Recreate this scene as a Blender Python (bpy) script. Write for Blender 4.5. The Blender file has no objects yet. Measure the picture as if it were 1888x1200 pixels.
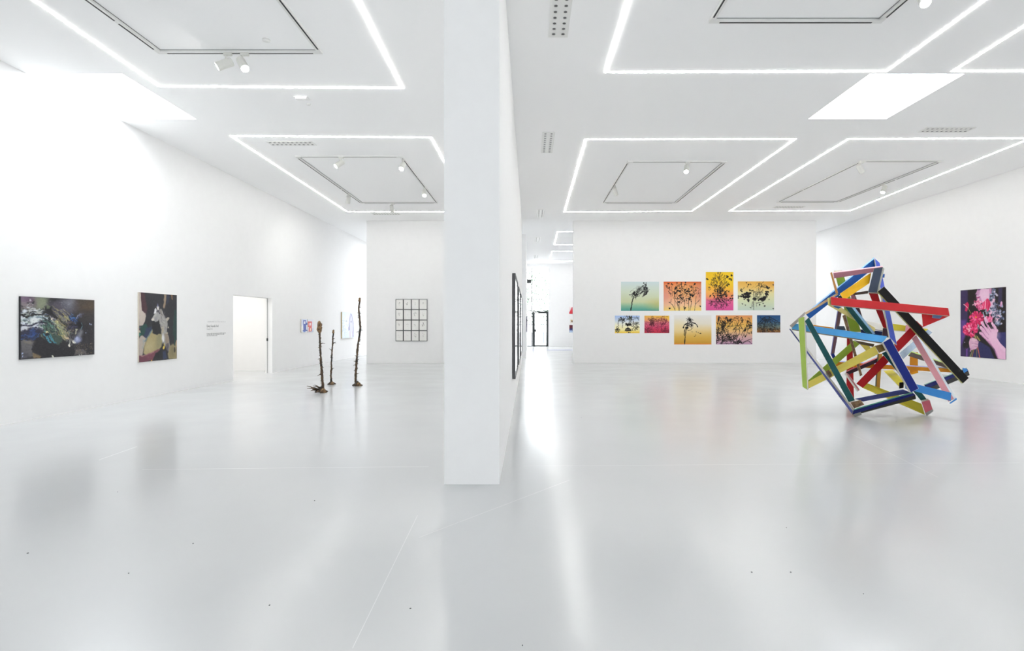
import bpy, math, random
import numpy as np
from mathutils import Vector, Matrix

S = bpy.context.scene
COL = S.collection
F = 960.0            # focal length in pixels of the 1888x1200 frame
XV, YV = 976.0, 596.0  # where the room's depth lines meet
EYE = 1.5
CEIL = 5.36
XL, XR = -7.77, 12.18
YB = 19.6            # back walls
YF = 33.7            # far wall
Y0 = -8.0            # wall behind the viewer

# ------------------------------------------------------------------ helpers
def P(u, v, Y):
    return Vector(((u - XV) / F * Y, Y, EYE + (YV - v) / F * Y))
def onfloor(u, v):
    Y = EYE * F / (v - YV); p = P(u, v, Y); return Vector((p.x, p.y, 0))
def onceil(u, v):
    Y = (CEIL - EYE) * F / (YV - v); p = P(u, v, Y); return Vector((p.x, p.y, CEIL))
def onX(u, v, X):
    return P(u, v, X * F / (u - XV))

def lin(c):
    c = np.asarray(c, float) / 255.0
    return np.where(c <= 0.04045, c / 12.92, ((c + 0.055) / 1.055) ** 2.4)
def rgb(r, g, b):
    l = lin((r, g, b)); return (float(l[0]), float(l[1]), float(l[2]), 1.0)

def mat(name, col, rough=0.5, spec=0.5, metal=0.0, noise=0.0, nscale=20.0, bump=0.0, emit=None, estr=0.0, coat=0.0, col2=None, detail=4.0):
    m = bpy.data.materials.new(name); m.use_nodes = True
    nt = m.node_tree; b = nt.nodes['Principled BSDF']
    b.inputs['Base Color'].default_value = col
    b.inputs['Roughness'].default_value = rough
    b.inputs['Specular IOR Level'].default_value = spec
    b.inputs['Metallic'].default_value = metal
    b.inputs['Coat Weight'].default_value = coat
    b.inputs['Coat Roughness'].default_value = 0.03
    if emit:
        b.inputs['Emission Color'].default_value = emit
        b.inputs['Emission Strength'].default_value = estr
    if noise > 0 or bump > 0:
        tc = nt.nodes.new('ShaderNodeTexCoord')
        n = nt.nodes.new('ShaderNodeTexNoise'); n.inputs['Scale'].default_value = nscale; n.inputs['Detail'].default_value = detail
        nt.links.new(tc.outputs['Object'], n.inputs['Vector'])
        if noise > 0:
            r = nt.nodes.new('ShaderNodeValToRGB')
            r.color_ramp.elements[0].position = 0.35; r.color_ramp.elements[1].position = 0.65
            c2 = col2 or tuple(max(0, x * (1 - noise)) for x in col[:3]) + (1,)
            r.color_ramp.elements[0].color = c2; r.color_ramp.elements[1].color = col
            nt.links.new(n.outputs['Fac'], r.inputs['Fac']); nt.links.new(r.outputs['Color'], b.inputs['Base Color'])
        if bump > 0:
            bp = nt.nodes.new('ShaderNodeBump'); bp.inputs['Strength'].default_value = bump; bp.inputs['Distance'].default_value = 0.02
            nt.links.new(n.outputs['Fac'], bp.inputs['Height']); nt.links.new(bp.outputs['Normal'], b.inputs['Normal'])
    return m

def glass_mat(name, tint=(1, 1, 1, 1)):
    m = bpy.data.materials.new(name); m.use_nodes = True
    nt = m.node_tree; nt.nodes.clear()
    o = nt.nodes.new('ShaderNodeOutputMaterial'); mx = nt.nodes.new('ShaderNodeMixShader')
    t = nt.nodes.new('ShaderNodeBsdfTransparent'); t.inputs[0].default_value = tint
    g = nt.nodes.new('ShaderNodeBsdfGlossy'); g.inputs['Roughness'].default_value = 0.0
    fr = nt.nodes.new('ShaderNodeLayerWeight'); pw = nt.nodes.new('ShaderNodeMath'); pw.operation = 'POWER'; pw.inputs[1].default_value = 5
    ad = nt.nodes.new('ShaderNodeMath'); ad.operation = 'MULTIPLY_ADD'; ad.inputs[1].default_value = 0.9; ad.inputs[2].default_value = 0.05
    nt.links.new(fr.outputs['Facing'], pw.inputs[0]); nt.links.new(pw.outputs[0], ad.inputs[0]); nt.links.new(ad.outputs[0], mx.inputs[0]); nt.links.new(t.outputs[0], mx.inputs[1]); nt.links.new(g.outputs[0], mx.inputs[2])
    nt.links.new(mx.outputs[0], o.inputs[0])
    return m

class MB:
    def __init__(s): s.v = []; s.f = []; s.m = []
    def face(s, pts, mi=0):
        i = len(s.v); s.v += [Vector(p) for p in pts]; s.f.append(list(range(i, i + len(pts)))); s.m.append(mi)
    def hexa(s, a, b, mi=0, side=None, back=None):
        """front loop a (4 pts) and back loop b (4 pts)"""
        i = len(s.v); s.v += [Vector(p) for p in list(a) + list(b)]
        sd = mi if side is None else side
        s.f.append([i, i + 1, i + 2, i + 3]); s.m.append(mi)
        s.f.append([i + 7, i + 6, i + 5, i + 4]); s.m.append(sd if back is None else back)
        for k in range(4):
            l = (k + 1) % 4
            s.f.append([i + l, i + k, i + 4 + k, i + 4 + l]); s.m.append(sd)
    def box(s, x0, x1, y0, y1, z0, z1, mi=0):
        a = [(x0, y0, z0), (x1, y0, z0), (x1, y0, z1), (x0, y0, z1)]
        b = [(x0, y1, z0), (x1, y1, z0), (x1, y1, z1), (x0, y1, z1)]
        s.hexa(a, b, mi)
    def bar(s, p, q, w, h, up=Vector((0, 0, 1)), mi=0):
        p = Vector(p); q = Vector(q); d = (q - p).normalized(); sd = d.cross(up).normalized(); up = sd.cross(d)
        c = [(-w / 2, -h / 2), (w / 2, -h / 2), (w / 2, h / 2), (-w / 2, h / 2)]
        s.hexa([p + sd * x + up * y for x, y in c], [q + sd * x + up * y for x, y in c], mi)
    def tube(s, pts, rad, n=10, mi=0, caps=True, jit=0.0, rng=None):
        pts = [Vector(p) for p in pts]; i0 = len(s.v)
        ref = Vector((0.3, 1, 0.2)).normalized()
        for k, p in enumerate(pts):
            d = (pts[min(k + 1, len(pts) - 1)] - pts[max(k - 1, 0)]).normalized()
            a = d.cross(ref)
            if a.length < 1e-3: a = d.cross(Vector((1, 0, 0)))
            a.normalize(); b = d.cross(a)
            r = rad[k] if hasattr(rad, '__len__') else rad
            for j in range(n):
                t = 2 * math.pi * j / n
                rr = r * (1 + (rng.uniform(-jit, jit) if rng else 0))
                s.v.append(p + (a * math.cos(t) + b * math.sin(t)) * rr)
        for k in range(len(pts) - 1):
            for j in range(n):
                l = (j + 1) % n
                s.f.append([i0 + k * n + j, i0 + k * n + l, i0 + (k + 1) * n + l, i0 + (k + 1) * n + j]); s.m.append(mi)
        if caps:
            s.f.append([i0 + j for j in range(n)][::-1]); s.m.append(mi)
            e = i0 + (len(pts) - 1) * n
            s.f.append([e + j for j in range(n)]); s.m.append(mi)
    def disc(s, c, r, axis, n=16, mi=0):
        axis = Vector(axis).normalized(); a = axis.orthogonal().normalized(); b = axis.cross(a)
        s.face([Vector(c) + (a * math.cos(2 * math.pi * j / n) + b * math.sin(2 * math.pi * j / n)) * r for j in range(n)], mi)
    def build(s, name, mats, parent=None, origin=None, smooth=False, recalc=True):
        me = bpy.data.meshes.new(name)
        o0 = Vector(origin) if origin is not None else Vector((0, 0, 0))
        me.from_pydata([tuple(p - o0) for p in s.v], [], s.f)
        mats = mats if isinstance(mats, (list, tuple)) else [mats]
        for m in mats: me.materials.append(m)
        me.polygons.foreach_set('material_index', s.m)
        if recalc:
            import bmesh
            bm = bmesh.new(); bm.from_mesh(me); bmesh.ops.recalc_face_normals(bm, faces=bm.faces); bm.to_mesh(me); bm.free()
        if smooth: me.polygons.foreach_set('use_smooth', [True] * len(me.polygons))
        me.update()
        o = bpy.data.objects.new(name, me); COL.objects.link(o)
        if parent is not None: o.parent = parent
        elif origin is not None: o.location = o0
        return o

def tag(o, label, cat, group=None, kind=None):
    o['label'] = label; o['category'] = cat
    if group: o['group'] = group
    if kind: o['kind'] = kind
    return o
def thing(name, label, cat, loc=(0, 0, 0), group=None):
    o = bpy.data.objects.new(name, None); COL.objects.link(o); o.location = loc; o.empty_display_size = 0.2
    return tag(o, label, cat, group)
def struct(o, label=None):
    o['kind'] = 'structure'
    if label: o['label'] = label
    return o
def kids(o): return [c for c in COL.objects if c.parent == o]
def copy_tree(o, parent=None):
    c = o.copy(); COL.objects.link(c)
    if parent is not None: c.parent = parent
    for k in kids(o): copy_tree(k, c)
    return c

# ------------------------------------------------------------------ materials
M = {}
M['wall'] = mat('white wall paint', (0.865, 0.863, 0.86, 1), 0.75, 0.25, noise=0.012, nscale=6)
M['ceil'] = mat('white ceiling paint', (0.935, 0.935, 0.935, 1), 0.85, 0.2)
M['base'] = mat('white skirting paint', (0.84, 0.84, 0.83, 1), 0.5, 0.4)
M['metalwhite'] = mat('white powder coat', (0.78, 0.78, 0.76, 1), 0.4, 0.5)
M['spotgrey'] = mat('pale grey powder coat', (0.70, 0.70, 0.66, 1), 0.4, 0.5)
M['slot'] = mat('dark slot', (0.012, 0.012, 0.013, 1), 0.6)
M['strip'] = mat('strip diffuser', (0.9, 0.9, 0.88, 1), 0.5, emit=(1.0, 0.988, 0.962, 1), estr=8.8)
M['lens'] = mat('lamp lens', (0.9, 0.9, 0.9, 1), 0.4, emit=(1.0, 0.98, 0.95, 1), estr=12.0)
M['emerg'] = mat('emergency lamp', (0.9, 0.9, 0.9, 1), 0.4, emit=(1, 1, 1, 1), estr=0.9)
M['nozzle'] = mat('nozzle grey', (0.10, 0.10, 0.10, 1), 0.6)
M['nozzlerim'] = mat('nozzle rim white', (0.76, 0.76, 0.75, 1), 0.5)
M['black'] = mat('black aluminium', (0.022, 0.027, 0.028, 1), 0.4)
M['framegrey'] = mat('charcoal frame', (0.075, 0.075, 0.08, 1), 0.45)
M['glass'] = glass_mat('clear glass')
M['raw'] = mat('raw pale edge', rgb(206, 202, 188), 0.7, noise=0.5, nscale=14, col2=rgb(150, 140, 120))
M['wood'] = mat('raw wood', rgb(150, 122, 92), 0.7, noise=0.5, nscale=18, col2=rgb(95, 70, 50))
M['canvasedge'] = mat('canvas edge', rgb(200, 192, 178), 0.8)
M['darkedge'] = mat('dark canvas edge', rgb(40, 40, 44), 0.7)
M['paperedge'] = mat('paper edge', (0.8, 0.8, 0.78, 1), 0.8)
M['vinyl'] = mat('grey lettering', rgb(140, 140, 142), 0.6)
M['vinyllight'] = mat('pale grey lettering', rgb(204, 204, 204), 0.6)

def floor_mat():
    m = bpy.data.materials.new('glossy epoxy floor'); m.use_nodes = True
    nt = m.node_tree; b = nt.nodes['Principled BSDF']; L = nt.links
    tc = nt.nodes.new('ShaderNodeTexCoord')
    n = nt.nodes.new('ShaderNodeTexNoise'); n.inputs['Scale'].default_value = 0.6; n.inputs['Detail'].default_value = 5
    L.new(tc.outputs['Object'], n.inputs['Vector'])
    r = nt.nodes.new('ShaderNodeValToRGB')
    r.color_ramp.elements[0].position = 0.3; r.color_ramp.elements[1].position = 0.75
    r.color_ramp.elements[0].color = (0.55, 0.562, 0.569, 1); r.color_ramp.elements[1].color = (0.58, 0.589, 0.594, 1)
    L.new(n.outputs['Fac'], r.inputs['Fac']); L.new(r.outputs['Color'], b.inputs['Base Color'])
    n2 = nt.nodes.new('ShaderNodeTexNoise'); n2.inputs['Scale'].default_value = 1.3; n2.inputs['Detail'].default_value = 6
    L.new(tc.outputs['Object'], n2.inputs['Vector'])
    mr = nt.nodes.new('ShaderNodeMapRange'); mr.inputs[1].default_value = 0.3; mr.inputs[2].default_value = 0.7
    mr.inputs[3].default_value = 0.185; mr.inputs[4].default_value = 0.22
    L.new(n2.outputs['Fac'], mr.inputs[0]); L.new(mr.outputs[0], b.inputs['Roughness'])
    b.inputs['Specular IOR Level'].default_value = 0.8
    n3 = nt.nodes.new('ShaderNodeTexNoise'); n3.inputs['Scale'].default_value = 5.0; n3.inputs['Detail'].default_value = 3
    L.new(tc.outputs['Object'], n3.inputs['Vector'])
    bp = nt.nodes.new('ShaderNodeBump'); bp.inputs['Strength'].default_value = 0.012; bp.inputs['Distance'].default_value = 0.01
    L.new(n3.outputs['Fac'], bp.inputs['Height']); L.new(bp.outputs['Normal'], b.inputs['Normal'])
    return m
M['floor'] = floor_mat()

def attr_mat(name, rough=0.55, coat=0.0, spec=0.4):
    m = bpy.data.materials.new(name); m.use_nodes = True
    nt = m.node_tree; b = nt.nodes['Principled BSDF']
    a = nt.nodes.new('ShaderNodeAttribute'); a.attribute_name = 'Col'
    nt.links.new(a.outputs['Color'], b.inputs['Base Color'])
    b.inputs['Roughness'].default_value = rough; b.inputs['Coat Weight'].default_value = coat
    b.inputs['Specular IOR Level'].default_value = spec; b.inputs['Coat Roughness'].default_value = 0.04
    return m
M['paint'] = attr_mat('oil paint', 0.5)
M['ink'] = attr_mat('ink on paper', 0.75, spec=0.25)
M['photo'] = attr_mat('photographic print', 0.35)
M['underglass'] = attr_mat('drawing under glass', 0.6, coat=1.0)

# ------------------------------------------------------------------ room shell
SKY = [(XL, -6.3, 8.06, 9.86), (5.27, 6.74, 8.06, 9.84)]
def build_room():
    b = MB(); b.box(-13, 13.5, Y0 - 0.3, YF + 0.3, -0.2, 0.0)
    struct(b.build('floor', M['floor']), 'glossy pale grey epoxy floor')
    # ceiling with two skylight openings
    xs = sorted({XL - 0.3, XR + 0.3} | {s[0] for s in SKY} | {s[1] for s in SKY})
    ys = sorted({Y0 - 0.3, YF + 0.3} | {s[2] for s in SKY} | {s[3] for s in SKY})
    b = MB()
    for i in range(len(xs) - 1):
        for j in range(len(ys) - 1):
            cx, cy = (xs[i] + xs[i + 1]) / 2, (ys[j] + ys[j + 1]) / 2
            if any(s[0] < cx < s[1] and s[2] < cy < s[3] for s in SKY): continue
            b.face([(xs[i], ys[j], CEIL), (xs[i], ys[j + 1], CEIL), (xs[i + 1], ys[j + 1], CEIL), (xs[i + 1], ys[j], CEIL)])
    struct(b.build('ceiling', M['ceil'], recalc=False), 'white ceiling with strip lights and skylights')
    # left wall with doorway
    dA, dB, dH = 13.66, 15.74, 2.254
    b = MB()
    b.box(XL - 0.2, XL, Y0, dA, 0, 6.2); b.box(XL - 0.2, XL, dB, YF, 0, 6.2); b.box(XL - 0.2, XL, dA, dB, dH, 6.2)
    struct(b.build('wall_left', M['wall']), 'white left wall with doorway')
    # right wall
    b = MB(); b.box(XR, XR + 0.2, Y0, YF, 0, 5.6); struct(b.build('wall_right', M['wall']), 'white right wall')
    # back walls, free standing
    b = MB(); b.box(-6.13, -0.7, YB, YB + 0.3, 0, CEIL); struct(b.build('wall_back_left', M['wall']), 'white back wall holding the grid of framed drawings')
    b = MB(); b.box(1.655, 10.8, YB, YB + 0.3, 0, CEIL); struct(b.build('wall_back_right', M['wall']), 'white back wall holding the nine prints')
    b = MB(); b.box(-6.13, -0.79, YB - 0.008, YB, 0, 0.085); struct(b.build('baseboard_back_left', M['base']))
    b = MB(); b.box(1.655, 10.8, YB - 0.008, YB, 0, 0.06); struct(b.build('baseboard_back_right', M['base']))
    # central partition whose end reads as a pillar
    b = MB(); b.box(-0.795, -0.28, 4.85, YB + 0.3, 0, CEIL); struct(b.build('wall_middle', M['wall']), 'white partition wall whose end stands like a pillar')
    # further corridor wall
    b = MB(); b.box(-0.4, -0.15, 22.6, YF, 0, CEIL); struct(b.build('wall_corridor', M['wall']))
    # far wall with windows (openings)
    W = [(-6.9, -4.9, 0.0, 4.9), (-0.15, 1.235, 0.0, 5.15), (10.4, 11.6, 0.0, 4.0)]
    b = MB(); x = XL
    for a, c, z0, z1 in W:
        b.box(x, a, YF, YF + 0.25, 0, CEIL + 0.1)
        b.box(a, c, YF, YF + 0.25, z1, CEIL + 0.1); x = c
    b.box(x, XR + 0.2, YF, YF + 0.25, 0, CEIL + 0.1)
    struct(b.build('wall_far', M['wall']), 'white wall at the end of the corridor')
    # wall behind the viewer: glazed
    WF = [(-5.5, -4.3), (-0.65, 0.65), (5.5, 7.0)]
    b = MB(); x = XL - 0.2
    for a, c in WF:
        b.box(x, a, Y0 - 0.25, Y0, 0, CEIL + 0.1); b.box(a, c, Y0 - 0.25, Y0, 4.2, CEIL + 0.1); b.box(a, c, Y0 - 0.25, Y0, 0, 0.25); x = c
    b.box(x, XR + 0.2, Y0 - 0.25, Y0, 0, CEIL + 0.1)
    struct(b.build('wall_front', M['wall']))
    n = 1
    for a, c in WF:
        w = bpy.data.objects.new('window_%d' % n, None); COL.objects.link(w); struct(w, 'tall window behind the viewer'); n += 1
        w.location = (a, Y0 - 0.12, 0.25)
        b = MB(); k = max(2, round((c - a) / 1.6))
        for i in range(k + 1):
            xx = (c - a - 0.06) * i / k; b.box(xx, xx + 0.06, -0.03, 0.03, 0, 3.95)
        b.box(0, c - a, -0.03, 0.03, 0, 0.06); b.box(0, c - a, -0.03, 0.03, 3.89, 3.95)
        b.build('window_frame', M['black'], w)
        b = MB(); b.face([(0.03, 0, 0.03), (c - a - 0.03, 0, 0.03), (c - a - 0.03, 0, 3.92), (0.03, 0, 3.92)]); b.build('window_pane', M['glass'], w)
        portal((a + c) / 2, Y0 - 0.02, 2.22, c - a, 3.95, 'Y+')
    # skylights: white shaft and a glass pane on top
    for si, (a, c, y0, y1) in enumerate(SKY):
        w = bpy.data.objects.new('window_%d' % n, None); COL.objects.link(w); n += 1
        struct(w, 'square white skylight in ceiling ' + ('touching the left wall' if si == 0 else 'over the sculpture side'))
        w.location = (a, y0, CEIL)
        dx, dy, h = c - a, y1 - y0, 0.16
        b = MB()
        if si: b.face([(0, 0, 0), (0, dy, 0), (0, dy, h), (0, 0, h)])
        b.face([(dx, 0, 0), (dx, 0, h), (dx, dy, h), (dx, dy, 0)])
        b.face([(0, 0, 0), (0, 0, h), (dx, 0, h), (dx, 0, 0)])
        b.face([(0, dy, 0), (dx, dy, 0), (dx, dy, h), (0, dy, h)])
        b.build('skylight_shaft', M['wall'], w, recalc=False)
        b = MB(); b.face([(0, 0, h), (dx, 0, h), (dx, dy, h), (0, dy, h)]); b.build('skylight_pane', M['glass'], w)
        portal((a + c) / 2, (y0 + y1) / 2, CEIL + h - 0.02, dx, dy, 'Z-')
    # far windows out of view, added to let daylight into the side passages
    for a, c, z0, z1 in (W[0], W[2]):
        w = bpy.data.objects.new('window_%d' % n, None); COL.objects.link(w); n += 1; struct(w)
        w.location = (a, YF + 0.1, 0)
        b = MB()
        for xx in (0, (c - a) / 2, c - a - 0.05): b.box(xx, xx + 0.05, -0.03, 0.03, 0, z1)
        b.box(0, c - a, -0.03, 0.03, 2.25, 2.32)
        b.build('window_frame', M['black'], w)
        b = MB(); b.face([(0, 0, 0), (c - a, 0, 0), (c - a, 0, z1), (0, 0, z1)]); b.build('window_pane', M['glass'], w)
        portal((a + c) / 2, YF - 0.02, z1 / 2, c - a, z1, 'Y-')
    # corridor window and glazed door
    a, c, z0, z1 = W[1]
    w = bpy.data.objects.new('window_%d' % n, None); COL.objects.link(w); n += 1
    struct(w, 'tall black framed window at the end of the corridor'); w.location = (a, YF + 0.1, 0)
    b = MB(); mx = (980.6 - XV) / F * YF - a
    b.box(mx - 0.025, mx + 0.025, -0.03, 0.03, 0, z1 - 0.02)
    for vz in (551.3, 572.8):
        z = EYE + (YV - vz) / F * YF; b.box(0, c - a, -0.025, 0.025, z - 0.02, z + 0.02)
    b.box(0, mx, -0.03, 0.03, 0, 0.05)
    b.build('window_frame', M['black'], w)
    b = MB(); b.face([(0, 0, 2.32), (c - a, 0, 2.32), (c - a, 0, z1), (0, 0, z1)]); b.face([(0, 0, 0), (mx, 0, 0), (mx, 0, 2.3), (0, 0, 2.3)])
    b.build('window_pane', M['glass'], w)
    portal((a + c) / 2, YF - 0.02, z1 / 2, c - a, z1, 'Y-')
    d = bpy.data.objects.new('door_1', None); COL.objects.link(d); struct(d, 'black framed glass door at the end of the corridor')
    d.location = (a + mx, YF + 0.1, 0); dw = c - a - mx
    b = MB(); b.box(0.03, 0.2, -0.035, 0.035, 0, 2.28); b.box(dw - 0.14, dw, -0.035, 0.035, 0, 2.28)
    b.box(0.2, dw - 0.14, -0.035, 0.035, 2.14, 2.28); b.box(0.2, dw - 0.14, -0.035, 0.035, 0, 0.08); b.build('door_frame', M['black'], d)
    b = MB(); b.face([(0.2, 0, 0.08), (dw - 0.14, 0, 0.08), (dw - 0.14, 0, 2.14), (0.2, 0, 2.14)]); b.build('door_pane', M['glass'], d)
    b = MB(); b.box(0.14, 0.26, -0.09, -0.035, 0.95, 1.12); b.build('door_handle', M['black'], d)
    b = MB(); b.box(0.12, 0.42, -0.1, -0.035, 2.17, 2.23); b.build('door_closer', M['metalwhite'], d)
    # left doorway: pocket lining, sliding door slot and lock
    d = bpy.data.objects.new('door_2', None); COL.objects.link(d); struct(d, 'open white sliding doorway in the left wall'); d.location = (XL, dA, 0)
    b = MB(); L = dB - dA
    b.box(-0.15, -0.145, 0, L, dH - 0.005, dH); b.box(-0.15, -0.143, L - 0.006, L, 0, dH - 0.006)
    b.build('door_slot', M['slot'], d)
    b = MB(); b.box(-0.2, -0.15, L - 0.03, L, 0, dH - 0.012); b.build('sliding_leaf', M['base'], d)
    b = MB(); b.box(-0.155, -0.125, L - 0.045, L - 0.01, 0.97, 1.05); b.build('door_lock', M['black'], d)
    # room behind the doorway
    b = MB(); b.box(-11.6, XL - 0.2, 16.5, 16.6, 0, 3.1); struct(b.build('wall_side_room', M['wall']), 'white wall seen through the doorway')
    b = MB(); b.box(-11.7, -11.6, 12, 16.6, 0, 3.1); struct(b.build('wall_side_room_end', M['wall']))
    b = MB(); b.box(-11.6, XL - 0.2, 11.9, 12, 0, 3.1); struct(b.build('wall_side_room_near', M['wall']))
    b = MB(); b.box(-11.7, XL - 0.2, 11.9, 16.6, 3.1, 3.2); struct(b.build('ceiling_side_room', M['ceil']))
    area(-9.7, 14.4, 3.05, 2.6, 2.6, 'Z-', 16, (1.0, 0.975, 0.93))
    area(-5.0, 26.5, 5.3, 4, 6, 'Z-', 70, (0.97, 0.985, 1.0)); area(9.6, 23.5, 5.3, 3, 5, 'Z-', 34, (0.97, 0.985, 1.0))  # lights added over the unseen back space to brighten both passages
    # floor joints and scratches
    def joint(nm, p, q, w, m):
        b = MB(); p = onfloor(*p); q = onfloor(*q); t = (q - p).normalized().cross(Vector((0, 0, 1))) * w / 2; z = Vector((0, 0, 0.0006))
        b.face([p - t + z, q - t + z, q + t + z, p + t + z]); struct(b.build(nm, m), 'hairline joint in the floor')
    gj = mat('joint grey', (0.50, 0.50, 0.50, 1), 0.4); lj = mat('joint pale', (0.70, 0.70, 0.70, 1), 0.25)
    joint('trim_1', (262, 865.5), (790, 860), 0.006, gj); joint('trim_2', (965, 859), (1880, 853), 0.005, lj)
    joint('trim_3', (182, 848), (253, 823), 0.006, gj); joint('trim_4', (772, 991), (1050, 885), 0.005, gj)
    joint('trim_5', (770, 950), (650, 1195), 0.003, lj); joint('trim_6', (1570, 800), (1730, 880), 0.004, lj)
    rng = random.Random(3); b = MB()
    for (u, v) in [(237, 1057), (580, 923), (217, 907), (1072, 770), (1386, 1055), (1450, 973), (1458, 1055), (1592, 1095), (1652, 778), (497, 1116), (757, 1122), (51, 1020), (356, 1002), (1475, 800), (1092, 715), (963, 1190)]:
        p = onfloor(u, v); r = rng.uniform(0.0015, 0.004)
        b.box(p.x - r * rng.uniform(.6, 1.6), p.x + r, p.y - r, p.y + r * rng.uniform(.6, 1.5), 0, 0.003)
    o = b.build('floor_crumbs', M['framegrey']); tag(o, 'tiny dark specks scattered over the pale floor', 'dirt', kind='stuff')

def _orient(o, d):
    v = {'Y+': Vector((0, 1, 0)), 'Y-': Vector((0, -1, 0)), 'Z-': Vector((0, 0, -1))}[d]
    o.rotation_euler = v.to_track_quat('-Z', 'Y').to_euler()
def portal(x, y, z, sx, sy, d):
    l = bpy.data.lights.new('window_portal', 'AREA'); l.shape = 'RECTANGLE'; l.size = sx; l.size_y = sy; l.cycles.is_portal = True
    o = bpy.data.objects.new('window_portal', l); COL.objects.link(o); o.location = (x, y, z); _orient(o, d)
def area(x, y, z, sx, sy, d, power, col):
    l = bpy.data.lights.new('unseen_area_light', 'AREA'); l.shape = 'RECTANGLE'; l.size = sx; l.size_y = sy; l.energy = power; l.color = col  # added light out of view, with no fixture modelled
    o = bpy.data.objects.new('unseen_area_light', l); COL.objects.link(o); o.location = (x, y, z); _orient(o, d)

build_room()

# ------------------------------------------------------------------ ceiling fittings
def strip_light(corners, label, w=0.037, sides=(0, 1, 2, 3)):
    c = sum((Vector(p) for p in corners), Vector()) / 4
    t = thing('strip_light', label, 'strip light', (c.x, c.y, CEIL), 'strip light rectangles on the ceiling')
    for k in sides:
        p = Vector(corners[k]); q = Vector(corners[(k + 1) % 4]); d = (q - p).normalized()
        b = MB(); g = 0.012
        p2, q2 = p + d * (w / 2 + g), q - d * (w / 2 + g)
        if k % 2: p2, q2 = p - d * w / 2, q + d * w / 2
        z = Vector((0, 0, -0.003))
        b.bar(p2 + z, q2 + z, w, 0.006); b.build('light_bar', M['strip'], t, (c.x, c.y, CEIL))
    return t
def cc(*uv): return [onceil(u, v) for u, v in uv]
def rect(x0, x1, y0, y1): return [Vector((x0, y1, CEIL)), Vector((x1, y1, CEIL)), Vector((x1, y0, CEIL)), Vector((x0, y0, CEIL))]
a = cc((293, 158.5), (742, 162))
strip_light([a[0], a[1], Vector((-2.03, 4.6, CEIL)), Vector((-5.84, 4.6, CEIL))], 'strip light rectangle on ceiling over the two dark paintings, beside the left skylight')
strip_light(cc((640, 390), (818, 390.5)) [:1] + [Vector((-2.0, 18.0, CEIL))] + cc((795, 253), (426, 250.5)), 'strip light rectangle on ceiling just before the grid of framed drawings')
a = cc((1117, 132.5), (1634, 131))
strip_light([a[0], a[1], Vector((5.40, 4.4, CEIL)), Vector((1.2, 4.4, CEIL))], 'strip light rectangle on ceiling between the pillar and the right skylight')
strip_light(cc((1040.5, 390.5), (1275, 389.5), (1466, 256), (1080, 256.5)), 'strip light rectangle on ceiling just before the nine colourful prints')
strip_light(cc((1345, 389), (1567, 388.5), ) + [Vector((10.46, 10.86, CEIL))] + cc((1564, 256)), 'strip light rectangle on ceiling in front of right wall, beyond the beam sculpture')
a = cc((1757, 130.5))[0]
strip_light([a, Vector((10.6, a.y, CEIL)), Vector((10.5, 4.4, CEIL)), Vector((6.32, 4.4, CEIL))], 'strip light corner on ceiling at right edge of photo, touching the skylight corner')
strip_light(cc((1022, 451), ) + [Vector((5.4, 25.6, CEIL)), Vector((5.4, 21.9, CEIL))] + cc((1028, 427)), 'strip light in corridor ceiling, first one past the back wall')
strip_light(cc((1013, 481), ) + [Vector((5.4, 32.2, CEIL)), Vector((5.4, 27.9, CEIL))] + cc((1018, 463)), 'strip light in corridor ceiling, last one before the tall window')

def track(x0, x1, y0, y1, label, sides=(0, 1, 2, 3)):
    c = Vector(((x0 + x1) / 2, (y0 + y1) / 2, CEIL))
    t = thing('lighting_track', label, 'lighting track', c, 'rectangular lighting tracks on the ceiling')
    cs = [Vector((x0, y1, 0)), Vector((x1, y1, 0)), Vector((x1, y0, 0)), Vector((x0, y0, 0))]
    w, h = 0.062, 0.032
    for k in sides:
        p = cs[k]; q = cs[(k + 1) % 4]; d = (q - p).normalized(); out = d.cross(Vector((0, 0, 1))) * -1
        e = w / 2 if k % 2 == 0 else -w / 2 - 0.002
        b = MB(); z = Vector((0, 0, CEIL - h / 2)); b.bar(p - d * e + z, q + d * e + z, w, h)
        r = b.build('track_rail', M['metalwhite'], t, c)
        b = MB(); z = Vector((0, 0, CEIL - h)); L = (q - p).length
        segs = [(0.10, L * 0.62), (L * 0.62 + 0.07, L - 0.10)] if k % 2 else [(0.10, L - 0.10)]
        for s0, s1 in segs:
            b.bar(p + d * s0 + out * 0.012 + z, p + d * s1 + out * 0.012 + z, 0.020, 0.004)
        b.build('track_slot', M['slot'], r, c)
        b = MB()      # shadow gap along the inner edge
        b.bar(p + d * 0.03 - out * (w / 2 + 0.004) + Vector((0, 0, CEIL - 0.002)), q - d * 0.03 - out * (w / 2 + 0.004) + Vector((0, 0, CEIL - 0.002)), 0.006, 0.004)
        b.build('shadow_gap', M['framegrey'], r, c)
    return t
track(-5.24, -2.97, 5.3, 7.38, 'lighting track rectangle above the dark paintings, carrying two lit spots')
track(-5.36, -2.96, 12.0, 16.62, 'lighting track rectangle before the grid of framed drawings, carrying five spots')
track(2.32, 4.46, 5.1, 6.62, 'lighting track rectangle cut by the top edge, right of the pillar')
track(2.36, 4.66, 12.38, 16.62, 'lighting track rectangle before the nine prints')
track(7.88, 9.76, 12.34, 16.5, 'lighting track rectangle nearest the right wall, beyond the beam sculpture')

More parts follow.
